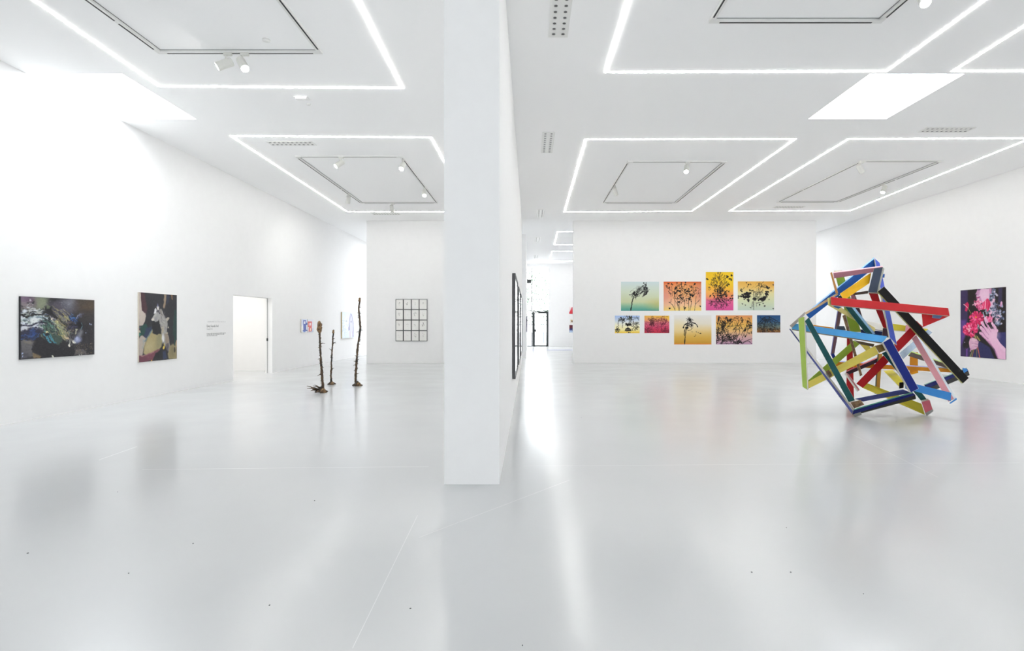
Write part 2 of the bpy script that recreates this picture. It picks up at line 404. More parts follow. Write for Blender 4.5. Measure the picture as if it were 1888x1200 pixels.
# spotlight prototype
def make_spot():
    t = thing('track_spotlight', '', 'spotlight', (0, 0, 0), 'spotlights hanging from the lighting tracks')
    b = MB(); b.box(-0.055, 0.055, -0.02, 0.02, -0.035, 0.0); b.build('adapter', M['spotgrey'], t)
    b = MB(); b.tube([(-0.03, 0, -0.03), (-0.03, 0, -0.115)], 0.012, 10); b.build('stem', M['spotgrey'], t)
    b = MB(); n = 20
    prof = [(-0.095, 0.0), (-0.095, 0.052), (-0.085, 0.060), (0.125, 0.060), (0.125, 0.052), (0.115, 0.050)]
    i0 = 0
    for z, r in prof:
        for j in range(n):
            b.v.append(Vector((r * math.cos(2 * math.pi * j / n), r * math.sin(2 * math.pi * j / n), z)))
    for k in range(len(prof) - 1):
        for j in range(n):
            l = (j + 1) % n; b.f.append([k * n + j, k * n + l, (k + 1) * n + l, (k + 1) * n + j]); b.m.append(0)
    h = b.build('lamp_head', M['spotgrey'], t, smooth=False, recalc=False); h.location = (-0.03, 0, -0.15)
    b = MB(); b.disc((0, 0, 0.118), 0.051, (0, 0, 1), 20); b.build('lens', M['lens'], h)
    return t
SP = make_spot(); first = [True]
def spot(x, y, aim, rz, label):
    t = SP if first[0] else copy_tree(SP)
    first[0] = False
    t.location = (x, y, CEIL - 0.032); t.rotation_euler = (0, 0, rz); t['label'] = label
    h = [k for k in kids(t) if k.name.startswith('lamp_head')][0]
    q = Vector(aim).normalized().to_track_quat('Z', 'Y')
    h.rotation_mode = 'QUATERNION'; h.rotation_quaternion = Matrix.Rotation(-rz, 4, 'Z').to_quaternion() @ q
    return t
def tx(u, Y): return (u - XV) / F * Y
H90 = math.pi / 2
spot(tx(420, 7.38), 7.38, (-0.75, -0.35, -0.50), 0, 'lit white spotlight pointing left, on the track above the dark paintings')
spot(tx(451, 7.38), 7.38, (0.5, -0.38, -0.75), 0, 'lit white spotlight facing the room, beside the left-pointing one on its track')
spot(tx(629, 12.0), 12.0, (-0.62, -0.45, -0.62), 0, 'lit white spotlight on the near rail of the track before the framed drawings')
spot(-2.96, (-2.96) * F / (743 - XV), (-0.1, -0.6, -0.75), H90, 'lit white spotlight high on the pillar-side rail before the framed drawings')
spot(-2.96, (-2.96) * F / (783 - XV), (0.1, -0.6, -0.7), H90, 'lit white spotlight at far end of the pillar-side rail before the framed drawings')
spot(-5.36, (-5.36) * F / (643 - XV), (-0.35, 0.75, -0.8), H90, 'white spotlight turned away on the left rail before the framed drawings')
spot(tx(724, 16.62), 16.62, (0.03, 0.45, -0.9), 0, 'white spotlight hanging straight down from the far rail before the framed drawings')
spot(tx(1268, 12.38), 12.38, (-0.22, -0.55, -0.75), 0, 'lit white spotlight on the near rail of the track before the nine prints')
spot(2.38, 2.38 * F / (1133.5 - XV), (0.35, 0.5, -0.85), H90, 'white spotlight turned away on the left rail before the nine prints')
spot(tx(1588, 12.34), 12.34, (0.62, 0.3, -0.75), 0, 'white spotlight turned away on the near rail beyond the beam sculpture')
spot(9.72, 9.72 * F / (1624 - XV) - 0.1, (-0.45, -0.25, -0.75), H90, 'lit white spotlight on the right-wall-side rail beyond the beam sculpture')
spot(4.46, 5.92, (-0.25, -0.55, -0.8), H90, 'lit white spotlight cut by the top edge of the photo, above the right skylight')

# the beams of the lit spotlights
def beamlight(pos, target, power, angle):
    l = bpy.data.lights.new('spot_beam', 'SPOT'); l.energy = power; l.spot_size = math.radians(angle); l.spot_blend = 1.0; l.shadow_soft_size = 0.05; l.color = (1.0, 0.985, 0.95)
    o = bpy.data.objects.new('spot_beam', l); COL.objects.link(o); o.location = pos
    o.rotation_euler = (Vector(target) - Vector(pos)).to_track_quat('-Z', 'Y').to_euler()
beamlight((-4.45, 7.32, 5.02), (XL, 8.6, 1.5), 4, 70)
beamlight((-5.42, 15.6, 5.02), (XL, 17.6, 1.8), 16, 110)
beamlight((-4.34, 11.9, 5.02), (XL, 11.0, 1.4), 4, 70)

# air vents
def make_vent(nrow, length, width, name='air_vent'):
    t = thing(name, '', 'air vent', (0, 0, 0), 'nozzle air vents in the ceiling')
    b = MB(); b.box(-width / 2, width / 2, -length / 2, length / 2, -0.008, 0.0); b.build('vent_plate', M['metalwhite'], t)
    for i in range(nrow):
        y = (i + 0.5 - nrow / 2) * length / (nrow + 0.4)
        for s in (-1, 1):
            b = MB(); b.tube([(0, 0, 0.0), (0, 0, -0.012)], [0.030, 0.028], 12, 0, caps=False)
            b.disc((0, 0, -0.0085), 0.022, (0, 0, -1), 12, 1)
            n = b.build('nozzle', [M['nozzlerim'], M['nozzle']], t, recalc=False) if (i == 0 and s == -1 and not make_vent.mesh) else None
            if n: make_vent.mesh = n.data
            else:
                n = bpy.data.objects.new('nozzle', make_vent.mesh); COL.objects.link(n); n.parent = t
            n.location = (s * width * 0.24, y, -0.001)
    return t
make_vent.mesh = None
def place(t, x, y, rz, label):
    t.location = (x, y, CEIL); t.rotation_euler = (0, 0, rz); t['label'] = label; return t
v1 = make_vent(10, 1.28, 0.26)
place(v1, 0.385, 6.38, 0, 'white nozzle vent beside the pillar, nearest in the row along the partition')
for y, l in ((11.14, 'second'), (18.3, 'third'), (24.0, 'fourth'), (30.2, 'fifth')):
    place(copy_tree(v1), 0.39, y, 0, 'white nozzle vent, %s from the pillar in the row along the partition' % l)
v2 = make_vent(10, 0.98, 0.27)
place(v2, -5.1, 11.16, H90, 'white nozzle vent inside the strip light rectangle before the framed drawings')
place(copy_tree(v2), tx(712, 18.35), 18.35, H90, 'white nozzle vent close to the top of the framed drawings wall')
place(copy_tree(v2), 8.32, 10.38, H90, 'white nozzle vent between right skylight and the strip light by the right wall')
place(copy_tree(v2), 8.62, 17.3, H90, 'white nozzle vent near the top of the nine prints wall, at far track')

# emergency light and sensors
t = thing('emergency_light', 'small white emergency light on ceiling between the two left strip rectangles', 'emergency light', (-3.88, 8.92, CEIL))
b = MB(); b.box(-0.13, 0.10, -0.07, 0.07, -0.012, 0); b.build('housing', M['metalwhite'], t)
b = MB(); b.box(-0.10, 0.07, -0.065, -0.045, -0.03, -0.012); b.build('diffuser', M['emerg'], t)
def sensor(u, v, label, r=0.05):
    p = onceil(u, v); b = MB(); b.tube([(0, 0, 0), (0, 0, -0.02), (0, 0, -0.03)], [r, r, r * 0.6], 14)
    o = b.build('ceiling_sensor', M['metalwhite']); o.location = p; tag(o, label, 'sensor', 'small round sensors on the ceiling')
sensor(569, 191, 'small round white sensor on ceiling beside the emergency light', 0.035)
sensor(491, 73, 'small round white sensor inside the lighting track above the dark paintings')

# ------------------------------------------------------------------ picture surfaces
def homog(c):
    """maps pixel corners (tl, tr, br, bl) onto the unit square"""
    A = []; B = []
    for (x, y), (X, Y) in zip(c, [(0, 0), (1, 0), (1, 1), (0, 1)]):
        A.append([x, y, 1, 0, 0, 0, -X * x, -X * y]); B.append(X)
        A.append([0, 0, 0, x, y, 1, -Y * x, -Y * y]); B.append(Y)
    h = np.append(np.linalg.solve(np.array(A, float), np.array(B, float)), 1).reshape(3, 3)
    def f(x, y):
        p = h @ np.array([x, y, 1.0]); return (p[0] / p[2], p[1] / p[2])
    return f

class Canvas:
    def __init__(s, w, h, base=(255, 255, 255), seed=0, k=1.5):
        s.k = k; w = int(w * k); h = int(h * k); s.w, s.h = w, h; s.a = np.zeros((h, w, 3)); s.a[:] = base
        s.rng = np.random.default_rng(seed); s.H = None
    def pt(s, p):
        if s.H: p = s.H(*p)
        return np.array([p[0] * s.w, p[1] * s.h])
    def win(s, x0, x1, y0, y1):
        x0 = int(max(0, math.floor(x0))); x1 = int(min(s.w, math.ceil(x1) + 1)); y0 = int(max(0, math.floor(y0))); y1 = int(min(s.h, math.ceil(y1) + 1))
        if x1 <= x0 or y1 <= y0: return None
        X, Y = np.meshgrid(np.arange(x0, x1) + .5, np.arange(y0, y1) + .5); return x0, x1, y0, y1, X, Y
    def mix(s, W, al, col):
        x0, x1, y0, y1 = W[:4]; al = np.clip(al, 0, 1)[..., None]
        s.a[y0:y1, x0:x1] = s.a[y0:y1, x0:x1] * (1 - al) + np.asarray(col, float) * al
    def vgrad(s, stops):
        t = (np.arange(s.h) + .5) / s.h; ps = [p for p, c in stops]
        for k in range(3): s.a[:, :, k] = np.interp(t, ps, [c[k] for p, c in stops])[:, None]
    def noise(s, n, amp):
        g = s.rng.uniform(-1, 1, (n + 2, n + 2)); yy = np.linspace(0, n, s.h); xx = np.linspace(0, n, s.w)
        yi = yy.astype(int); xi = xx.astype(int); fy = (yy - yi)[:, None]; fx = (xx - xi)[None]
        v = (g[yi][:, xi] * (1 - fy) * (1 - fx) + g[yi + 1][:, xi] * fy * (1 - fx) + g[yi][:, xi + 1] * (1 - fy) * fx + g[yi + 1][:, xi + 1] * fy * fx)
        s.a = s.a + v[..., None] * amp
    def poly(s, pts, col, soft=1.5, al=1.0):
        soft = soft * s.k * .65
        q = np.array([s.pt(p) for p in pts])
        W = s.win(q[:, 0].min() - soft, q[:, 0].max() + soft, q[:, 1].min() - soft, q[:, 1].max() + soft)
        if W is None: return
        X, Y = W[4], W[5]; ins = np.zeros(X.shape, bool); d = np.full(X.shape, 1e9)
        for i in range(len(q)):
            a, b = q[i], q[(i + 1) % len(q)]
            c = ((a[1] > Y) != (b[1] > Y)) & (X < (b[0] - a[0]) * (Y - a[1]) / ((b[1] - a[1]) or 1e-9) + a[0]); ins ^= c
            d = np.minimum(d, s.segd(X, Y, a, b))
        sd = np.where(ins, d, -d); s.mix(W, (sd / soft + .5) * 1.0 if al == 1 else np.clip(sd / soft + .5, 0, 1) * al, col)
    @staticmethod
    def segd(X, Y, a, b):
        dx, dy = b - a; L = dx * dx + dy * dy + 1e-9
        t = np.clip(((X - a[0]) * dx + (Y - a[1]) * dy) / L, 0, 1)
        return np.hypot(X - a[0] - t * dx, Y - a[1] - t * dy)
    def blob(s, p, rx, ry, col, al=1.0, soft=0.5, rot=0.0):
        rx *= s.k; ry *= s.k; c = s.pt(p); R = max(rx, ry) * 1.6 + 1; W = s.win(c[0] - R, c[0] + R, c[1] - R, c[1] + R)
        if W is None: return
        X, Y = W[4] - c[0], W[5] - c[1]; co, si = math.cos(rot), math.sin(rot)
        d = np.hypot((X * co + Y * si) / rx, (-X * si + Y * co) / ry)
        s.mix(W, np.clip((1 - d) / soft + .5, 0, 1) * al, col)
    def stroke(s, pts, w, col, al=1.0, taper=False):
        q = [s.pt(p) for p in pts]; s.rawstroke(q, w, col, al, taper)
    def rawstroke(s, q, w, col, al=1.0, taper=False):
        w = w * (0.72 * s.k + 0.28 / s.k * 0.9)
        for _ in range(2):
            if len(q) > 2:
                r = [q[0]]
                for a, b in zip(q[:-1], q[1:]): r += [a * .75 + b * .25, a * .25 + b * .75]
                q = r + [q[-1]]
        n = len(q) - 1; ph = s.rng.uniform(0, 6.28); fq = s.rng.uniform(.6, 1.6)
        for i in range(n):
            a, b = q[i], q[i + 1]; ww = w * (1 - 0.8 * i / n) if taper else w
            ww *= 1 + .22 * math.sin(ph + fq * i)
            W = s.win(min(a[0], b[0]) - ww - 1, max(a[0], b[0]) + ww + 1, min(a[1], b[1]) - ww - 1, max(a[1], b[1]) + ww + 1)
            if W is None: continue
            s.mix(W, np.clip((ww / 2 - s.segd(W[4], W[5], a, b)) + .5, 0, 1) * al, col)
    def warp(s, n, amp):
        """push the paint about with smooth noise so that no edge stays ruler-straight"""
        amp *= s.k; f = []
        for _ in range(2):
            g = s.rng.uniform(-1, 1, (n + 2, n + 2)); yy = np.linspace(0, n, s.h); xx = np.linspace(0, n, s.w)
            yi = yy.astype(int); xi = xx.astype(int); fy = (yy - yi)[:, None]; fx = (xx - xi)[None]; fy = fy * fy * (3 - 2 * fy); fx = fx * fx * (3 - 2 * fx)
            f.append((g[yi][:, xi] * (1 - fy) * (1 - fx) + g[yi + 1][:, xi] * fy * (1 - fx) + g[yi][:, xi + 1] * (1 - fy) * fx + g[yi + 1][:, xi + 1] * fy * fx) * amp)
        Y, X = np.mgrid[0:s.h, 0:s.w].astype(float)
        X = np.clip(X + f[0], 0, s.w - 1.001); Y = np.clip(Y + f[1], 0, s.h - 1.001)
        xi = X.astype(int); yi = Y.astype(int); fx = (X - xi)[..., None]; fy = (Y - yi)[..., None]
        x2 = np.minimum(xi + 1, s.w - 1); y2 = np.minimum(yi + 1, s.h - 1); a = s.a
        s.a = a[yi, xi] * (1 - fx) * (1 - fy) + a[yi, x2] * fx * (1 - fy) + a[y2, xi] * (1 - fx) * fy + a[y2, x2] * fx * fy
        return s
    def hairs(s, p, q, n, spread, length, w, cols, al=0.8, wob=0.25):
        """n brush marks strewn along p-q, roughly following its direction"""
        spread *= s.k; length *= s.k; a, b = s.pt(p), s.pt(q); d = (b - a) / (np.linalg.norm(b - a) + 1e-9); nn = np.array([-d[1], d[0]])
        for _ in range(n):
            c = a + (b - a) * s.rng.random() + nn * s.rng.normal(0, spread); an = s.rng.normal(0, wob)
            e = d * math.cos(an) + nn * math.sin(an); L = length * s.rng.uniform(.4, 1.2)
            k = nn * s.rng.normal(0, L * .15)
            s.rawstroke([c - e * L / 2, c + k, c + e * L / 2], w * s.rng.uniform(.5, 1.3), cols[s.rng.integers(len(cols))], al * s.rng.uniform(.5, 1))
    def scribble(s, cx, cy, rx, ry, n, step, w, col, turn=0.9, al=1.0):
        step *= s.k
        for _ in range(n):
            a = s.rng.uniform(0, 6.28); r = math.sqrt(s.rng.random())
            p = np.array([(cx + rx * r * math.cos(a)) * s.w, (cy + ry * r * math.sin(a)) * s.h]); h = s.rng.uniform(0, 6.28); q = [p]
            for _ in range(s.rng.integers(3, 7)):
                h += s.rng.normal(0, turn); p = p + step * np.array([math.cos(h), math.sin(h)]) * s.rng.uniform(.6, 1.3); q.append(p)
            s.rawstroke(q, w * s.rng.uniform(.6, 1.3), col, al)
    def splats(s, cx, cy, rx, ry, n, r0, r1, col, al=1.0):
        for _ in range(n):
            a = s.rng.uniform(0, 6.28); r = math.sqrt(s.rng.random()); x = cx + rx * r * math.cos(a); y = cy + ry * r * math.sin(a)
            for _ in range(s.rng.integers(1, 4)):
                R = s.rng.uniform(r0, r1); H = s.H; s.H = None
                s.blob((x + s.rng.normal(0, R * .7) * s.k / s.w, y + s.rng.normal(0, R * .7) * s.k / s.h), R, R * s.rng.uniform(.4, 1), col, al, .5, s.rng.uniform(0, 3)); s.H = H

def art_mesh(name, cv, tl, U, V, thick, mats, n):
    """a panel: front face coloured by the canvas, real thickness behind; tl,U,V span the front, n points at the viewer"""
    h, w = cv.h, cv.w
    tl, U, V, n = map(lambda q: np.array(q, float), (tl, U, V, n))
    o = tl + U / 2 + V / 2
    gx = np.linspace(0, 1, w); gy = np.linspace(0, 1, h)
    pts = (tl - o)[None, None] + gx[None, :, None] * U + gy[:, None, None] * V
    pts = pts.reshape(-1, 3)
    ii = np.arange(w * h).reshape(h, w)
    q = np.stack([ii[:-1, :-1], ii[1:, :-1], ii[1:, 1:], ii[:-1, 1:]], -1).reshape(-1, 4)
    if np.dot(np.cross(V, U), n) < 0: q = q[:, ::-1]
    cs = [tl - o, tl + U - o, tl + U + V - o, tl + V - o]
    fr = [c - n * 0.0004 for c in cs]; bk = [c - n * thick for c in cs]
    base = len(pts); pts = np.vstack([pts, fr, bk])
    ex = [[base + k, base + (k + 1) % 4, base + 4 + (k + 1) % 4, base + 4 + k] for k in range(4)] + [[base + 4, base + 5, base + 6, base + 7]]
    faces = q.tolist() + ex
    me = bpy.data.meshes.new(name); me.from_pydata(pts.tolist(), [], faces)
    for m in mats: me.materials.append(m)
    me.polygons.foreach_set('material_index', [0] * len(q) + [1] * 5)
    at = me.color_attributes.new('Col', 'FLOAT_COLOR', 'POINT')
    c = np.ones((len(pts), 4)); c[:w * h, :3] = lin(np.clip(cv.a, 0, 255).reshape(-1, 3))
    at.data.foreach_set('color', c.astype(np.float32).ravel())
    me.update()
    ob = bpy.data.objects.new(name, me); COL.objects.link(ob); ob.location = o
    return ob
LX = Vector((1, 0, 0))
INK = (34, 32, 34)

def left_wall_panel(name, cv, u0, u1, vt, vb, thick, mats, X=None):
    """panel hung on the left wall; u0,u1 edges, vt,vb top and bottom at the near edge"""
    X = X or XL + thick + 0.001
    Y0_, Y1_ = X * F / (u0 - XV), X * F / (u1 - XV)
    zt = EYE + (YV - vt) / F * Y0_; zb = EYE + (YV - vb) / F * Y0_
    return art_mesh(name, cv, (X, Y0_, zt), (0, Y1_ - Y0_, 0), (0, 0, zb - zt), thick, mats, (1, 0, 0))

# ---- first dark painting
def paint_storm():
    c = Canvas(230, 164, (45, 43, 47), 11); c.noise(6, 6); c.noise(24, 4)
    c.H = homog([(95, 62), (1330, 128), (1330, 1035), (95, 1135)])
    G = c.rng
    c.blob((1220, 210), 42, 26, (92, 76, 58), .8, 1.2); c.blob((1080, 130), 40, 14, (66, 58, 52), .7, 1.2); c.blob((1180, 420), 34, 20, (58, 54, 54), .7, 1.2)
    c.poly([(95, 70), (330, 80), (470, 110), (560, 220), (540, 300), (300, 310), (170, 300), (95, 210)], (122, 118, 112), 5)
    c.blob((160, 120), 22, 14, (112, 90, 116), .8, 1.2); c.blob((320, 190), 22, 12, (78, 60, 78), .8, 1.2, .5); c.blob((210, 250), 24, 12, (128, 120, 122), .7, 1.2)
    c.blob((450, 170), 18, 22, (128, 136, 112), .9, 1.0); c.blob((260, 125), 3, 3, (180, 170, 180), .9)
    c.blob((880, 220), 26, 22, (112, 112, 126), .75, 1.2); c.blob((700, 250), 26, 14, (84, 80, 92), .7, 1.2); c.blob((930, 170), 12, 12, (136, 136, 146), .5, 1.2)
    c.hairs((780, 260), (960, 170), 24, 10, 14, 1.2, [(150, 150, 160), (90, 90, 104)], .5)
    c.hairs((100, 400), (560, 330), 90, 10, 24, 2.2, [(200, 204, 200), (40, 40, 44), (120, 128, 112), (30, 30, 34), (210, 216, 222)], .8)
    c.hairs((100, 490), (560, 400), 90, 8, 22, 2.4, [(205, 212, 218), (120, 140, 150), (60, 70, 100), (170, 190, 180)], .8)
    c.hairs((95, 605), (470, 560), 60, 6, 26, 2.6, [(196, 202, 214), (130, 136, 160), (60, 62, 90), (220, 222, 226)], .8)
    c.blob((335, 485), 14, 9, (222, 226, 226), .9, .8); c.blob((165, 605), 12, 5, (218, 220, 224), .8, .8); c.blob((170, 325), 6, 4, (216, 222, 230), .9, .8); c.blob((420, 335), 9, 5, (206, 206, 200), .8, .8)
    c.stroke([(110, 390), (190, 440), (250, 400), (560, 340)], 5, (36, 34, 34), .9); c.stroke([(120, 370), (190, 440)], 4, (30, 30, 34))
    c.stroke([(95, 560), (330, 545), (480, 500)], 4, (36, 36, 52), .9); c.poly([(95, 640), (470, 620), (430, 720), (95, 770)], (44, 44, 60), 6)
    c.hairs((640, 320), (900, 480), 60, 8, 30, 2, [(150, 146, 120), (110, 108, 112), (176, 168, 110), (70, 68, 80), (140, 136, 150)], .8, .15)
    c.stroke([(540, 270), (620, 360), (760, 490), (900, 560), (1010, 590)], 12, (34, 32, 36), .95); c.blob((575, 300), 9, 9, (30, 30, 34)); c.blob((560, 250), 5, 4, (96, 104, 84))
    c.hairs((590, 450), (740, 540), 40, 4, 14, 2, [(206, 200, 196), (150, 140, 150), (60, 56, 66)], .9); c.blob((615, 455), 4, 3, (226, 220, 196)); c.blob((712, 512), 3, 3, (226, 214, 150))
    c.hairs((700, 520), (880, 720), 90, 9, 34, 2.2, [(168, 158, 100), (130, 140, 110), (190, 182, 130), (70, 80, 74), (100, 116, 120), (186, 172, 150)], .8, .2)
    c.hairs((500, 480), (700, 640), 40, 6, 30, 1.6, [(170, 196, 190), (40, 56, 60), (90, 140, 130), (30, 34, 40)], .8, .15)
    c.hairs((480, 560), (680, 780), 60, 11, 22, 2.0, [(60, 96, 84), (84, 112, 92), (40, 56, 60), (104, 132, 104)], .7, .4)
    c.poly([(320, 700), (500, 790), (700, 880), (860, 800), (1000, 920), (990, 1050), (460, 1095), (290, 1000)], (38, 37, 41), 4)
    c.poly([(600, 700), (760, 720), (790, 790), (740, 880), (680, 870), (620, 800)], (62, 78, 70), 6)
    for q in ([(500, 640), (540, 740), (560, 830), (590, 845)], [(560, 690), (600, 780), (650, 860)], [(590, 700), (640, 800), (680, 860)], [(470, 700), (530, 760), (545, 810)]):
        c.stroke(q, 4, (72, 138, 158), .8)
    c.hairs((250, 740), (360, 660), 30, 5, 20, 2, [(44, 70, 130), (60, 92, 150), (38, 42, 70)], .7); c.hairs((130, 760), (300, 770), 20, 5, 16, 2, [(56, 80, 130), (44, 60, 100)], .8)
    c.hairs((930, 390), (1070, 500), 20, 4, 20, 1.8, [(60, 112, 196), (44, 84, 150), (90, 140, 200)], .95, .2); c.hairs((1030, 430), (1120, 360), 14, 3, 16, 1.6, [(136, 142, 168), (90, 96, 130)], .9)
    c.hairs((880, 560), (1080, 560), 60, 12, 22, 2, [(34, 34, 52), (24, 24, 30), (70, 66, 96), (110, 96, 84)], .85, .8)
    c.blob((1085, 555), 9, 11, (20, 20, 24), .95, .6); c.stroke([(1110, 510), (1120, 580), (1090, 640)], 2.2, (106, 150, 160), .7)
    c.poly([(1000, 610), (1030, 620), (1035, 690), (1010, 710), (995, 650)], (170, 168, 146), 3); c.blob((1095, 690), 9, 10, (128, 128, 136), .8, 1.0)
    c.hairs((930, 700), (960, 840), 30, 7, 22, 1.8, [(80, 78, 88), (130, 128, 130), (40, 40, 46)], .8, .3); c.stroke([(930, 780), (925, 840), (910, 890)], 3.4, (196, 196, 184))
    c.blob((915, 885), 4, 5, (236, 232, 220)); c.blob((1000, 818), 5, 5, (226, 224, 206), 1, .5); c.blob((1055, 782), 11, 11, (142, 150, 186), .9, .8); c.blob((1050, 770), 5, 5, (176, 184, 214), .8, 1)
    c.blob((535, 672), 5, 4, (234, 222, 170)); c.blob((545, 700), 7, 3, (26, 26, 30)); c.blob((635, 1080), 4, 3, (226, 224, 210)); c.stroke([(1080, 1055), (1085, 1035), (1120, 1025), (1115, 1050)], 2.4, (220, 220, 214))
    c.stroke([(820, 720), (860, 760), (890, 750)], 6, (190, 170, 140), .8)
    c.poly([(95, 790), (250, 800), (310, 850), (290, 1000), (310, 1080), (95, 1125)], (96, 94, 96), 6); c.blob((220, 830), 14, 6, (120, 112, 104), .8, 1); c.blob((150, 1060), 18, 12, (70, 70, 78), .7, 1.2)
    c.poly([(290, 1020), (340, 1050), (440, 1070), (430, 1100), (300, 1110)], (122, 104, 78), 4)
    c.poly([(1010, 960), (1120, 940), (1200, 1000), (1190, 1040), (1000, 1050)], (92, 88, 88), 5)
    for _ in range(90):
        p = (G.uniform(1010, 1320), G.uniform(860, 1030)); c.blob(p, G.uniform(.5, 1.2), G.uniform(.5, 1.1), [(150, 124, 84), (110, 96, 80), (176, 160, 140)][G.integers(3)], .9)
    for _ in range(60):
        p = (G.uniform(110, 1320), G.uniform(140, 1000)); c.blob(p, G.uniform(.4, 1.0), G.uniform(.4, 1.0), [(170, 170, 176), (100, 110, 140), (60, 56, 56)][G.integers(3)], .7)
    for p in ((1255, 530), (1285, 540), (1185, 675), (120, 1015), (135, 1070)): c.blob(p, 2, 2, (172, 186, 220))
    c.warp(9, 3.0); c.warp(26, 2.2); c.warp(60, 1.2); c.noise(60, 5); c.noise(130, 5); return c
o = left_wall_panel('painting', paint_storm(), 38.2, 174, 546, 663, 0.03, [M['paint'], M['darkedge']])
tag(o, 'dark landscape-format abstract painting with white and blue strokes, on left wall', 'painting')

def paint_creature():
    c = Canvas(150, 188, (41, 41, 46), 5); c.H = homog([(95, 62), (672, 108), (672, 1080), (95, 1140)])
    c.noise(5, 4)
    c.poly([(118, 62), (190, 70), (230, 300), (205, 430), (150, 360), (125, 210)], (72, 46, 52), 8)
    c.poly([(95, 62), (118, 66), (135, 200), (150, 340), (200, 370), (205, 430), (150, 575), (95, 580)], (186, 174, 164), 2.5)
    c.poly([(95, 580), (120, 590), (122, 640), (95, 645)], (90, 60, 80), 2); c.poly([(95, 650), (122, 650), (125, 690), (95, 690)], (180, 170, 150), 2); c.poly([(95, 695), (128, 700), (122, 745), (95, 750)], (40, 110, 96), 2)
    c.stroke([(95, 600), (122, 606)], 2, (40, 110, 96))
    c.poly([(122, 590), (200, 540), (235, 620), (200, 720), (125, 740)], (34, 70, 64), 5); c.poly([(200, 620), (290, 590), (270, 690), (200, 775), (158, 765)], (46, 56, 80), 6)
    c.poly([(95, 780), (145, 730), (190, 770), (215, 780), (160, 930), (140, 1045), (95, 1045)], (176, 164, 154), 4); c.stroke([(160, 800), (165, 860), (150, 920)], 6, (150, 156, 160), .5)
    c.poly([(290, 640), (340, 690), (440, 690), (450, 760), (435, 890), (380, 950), (290, 990), (200, 1022), (160, 990), (175, 900), (230, 740)], (166, 152, 110), 6)
    c.blob((400, 790), 12, 26, (132, 130, 100), .7, 1.2, .3); c.blob((240, 900), 18, 14, (178, 166, 128), .6, 1.2); c.stroke([(290, 640), (230, 740), (180, 830)], 5, (110, 130, 134), .7)
    c.poly([(95, 1045), (200, 1025), (330, 960), (420, 920), (400, 975), (330, 1040), (305, 1105), (180, 1125), (95, 1140)], (118, 68, 80), 5); c.blob((150, 1100), 16, 10, (100, 56, 70), .8, 1); c.stroke([(130, 1040), (250, 1010), (330, 965)], 4, (160, 120, 120), .6)
    c.poly([(345, 990), (440, 930), (470, 1100), (300, 1110)], (36, 36, 40), 4); c.poly([(455, 960), (500, 950), (520, 1085), (460, 1090)], (50, 58, 84), 5)
    c.poly([(480, 96), (518, 100), (505, 240), (478, 320), (462, 290), (475, 190)], (148, 128, 106), 4); c.poly([(520, 100), (560, 104), (550, 200), (520, 260)], (44, 50, 66), 5)
    c.poly([(586, 108), (604, 110), (602, 180), (588, 170)], (140, 106, 72), 2); c.poly([(620, 510), (634, 510), (632, 580), (622, 575)], (140, 100, 66), 2)
    c.poly([(625, 330), (672, 320), (672, 760), (635, 800), (612, 700)], (32, 60, 56), 7); c.poly([(630, 760), (650, 760), (645, 870), (632, 860)], (34, 76, 66), 3)
    c.poly([(560, 870), (620, 850), (640, 880), (672, 770), (672, 1080), (550, 1088), (530, 1000)], (150, 138, 102), 6); c.blob((600, 960), 10, 18, (120, 112, 84), .7, 1.2); c.poly([(655, 790), (672, 780), (672, 900), (660, 890)], (170, 140, 116), 3); c.blob((637, 945), 4, 8, (60, 56, 50), .9)
    c.poly([(300, 515), (405, 505), (425, 600), (430, 685), (360, 712), (305, 690)], (30, 30, 34), 3)
    body = [(400, 330), (440, 320), (468, 400), (498, 468), (525, 520), (530, 610), (525, 690), (555, 760), (560, 850), (545, 960), (520, 930), (480, 850), (455, 770), (430, 640), (425, 560), (400, 480)]
    c.poly(body, (158, 155, 150), 3); c.poly([(500, 480), (530, 455), (555, 448), (556, 470), (525, 525)], (180, 172, 156), 2.5)
    c.poly([(430, 580), (470, 580), (475, 660), (445, 690)], (176, 160, 134), 4, .8); c.poly([(485, 700), (530, 700), (555, 780), (545, 900), (500, 850)], (140, 124, 108), 5, .8); c.poly([(500, 860), (550, 840), (540, 965), (510, 930)], (92, 86, 92), 5)
    c.poly([(275, 480), (320, 420), (345, 380), (400, 380), (415, 440), (390, 500), (345, 518), (285, 505)], (178, 176, 172), 3); c.blob((305, 482), 5, 4, (220, 212, 198), .8, .8); c.blob((350, 480), 7, 6, (120, 120, 128), .6, 1); c.blob((385, 420), 8, 12, (150, 148, 150), .7, 1)
    c.poly([(325, 330), (345, 312), (358, 340), (350, 390), (322, 400)], (214, 214, 216), 2.5); c.poly([(358, 290), (375, 255), (402, 290), (405, 330), (370, 350)], (206, 204, 200), 2.5); c.blob((378, 265), 3, 5, (110, 112, 150), .8)
    c.stroke([(405, 300), (395, 360), (415, 400)], 3, (60, 54, 70)); c.stroke([(430, 330), (425, 400), (460, 440)], 4, (104, 100, 92), .8)
    c.blob((460, 770), 5, 12, (228, 228, 230), .9, .8); c.stroke([(480, 850), (480, 905)], 4, (206, 180, 100)); c.blob((472, 908), 4, 5, (222, 190, 80)); c.blob((545, 605), 2.5, 2.5, (206, 196, 170)); c.blob((284, 1115), 2, 2, (220, 170, 70)); c.blob((530, 690), 3, 2, (200, 190, 160))
    c.hairs((440, 420), (520, 660), 40, 8, 12, 1.6, [(190, 188, 182), (128, 126, 126), (104, 104, 110)], .5, .5)
    c.warp(7, 2.0); c.warp(24, 1.4); c.noise(50, 4); return c
o = left_wall_panel('painting', paint_creature(), 256.3, 326, 538.6, 668, 0.028, [M['paint'], M['canvasedge']])
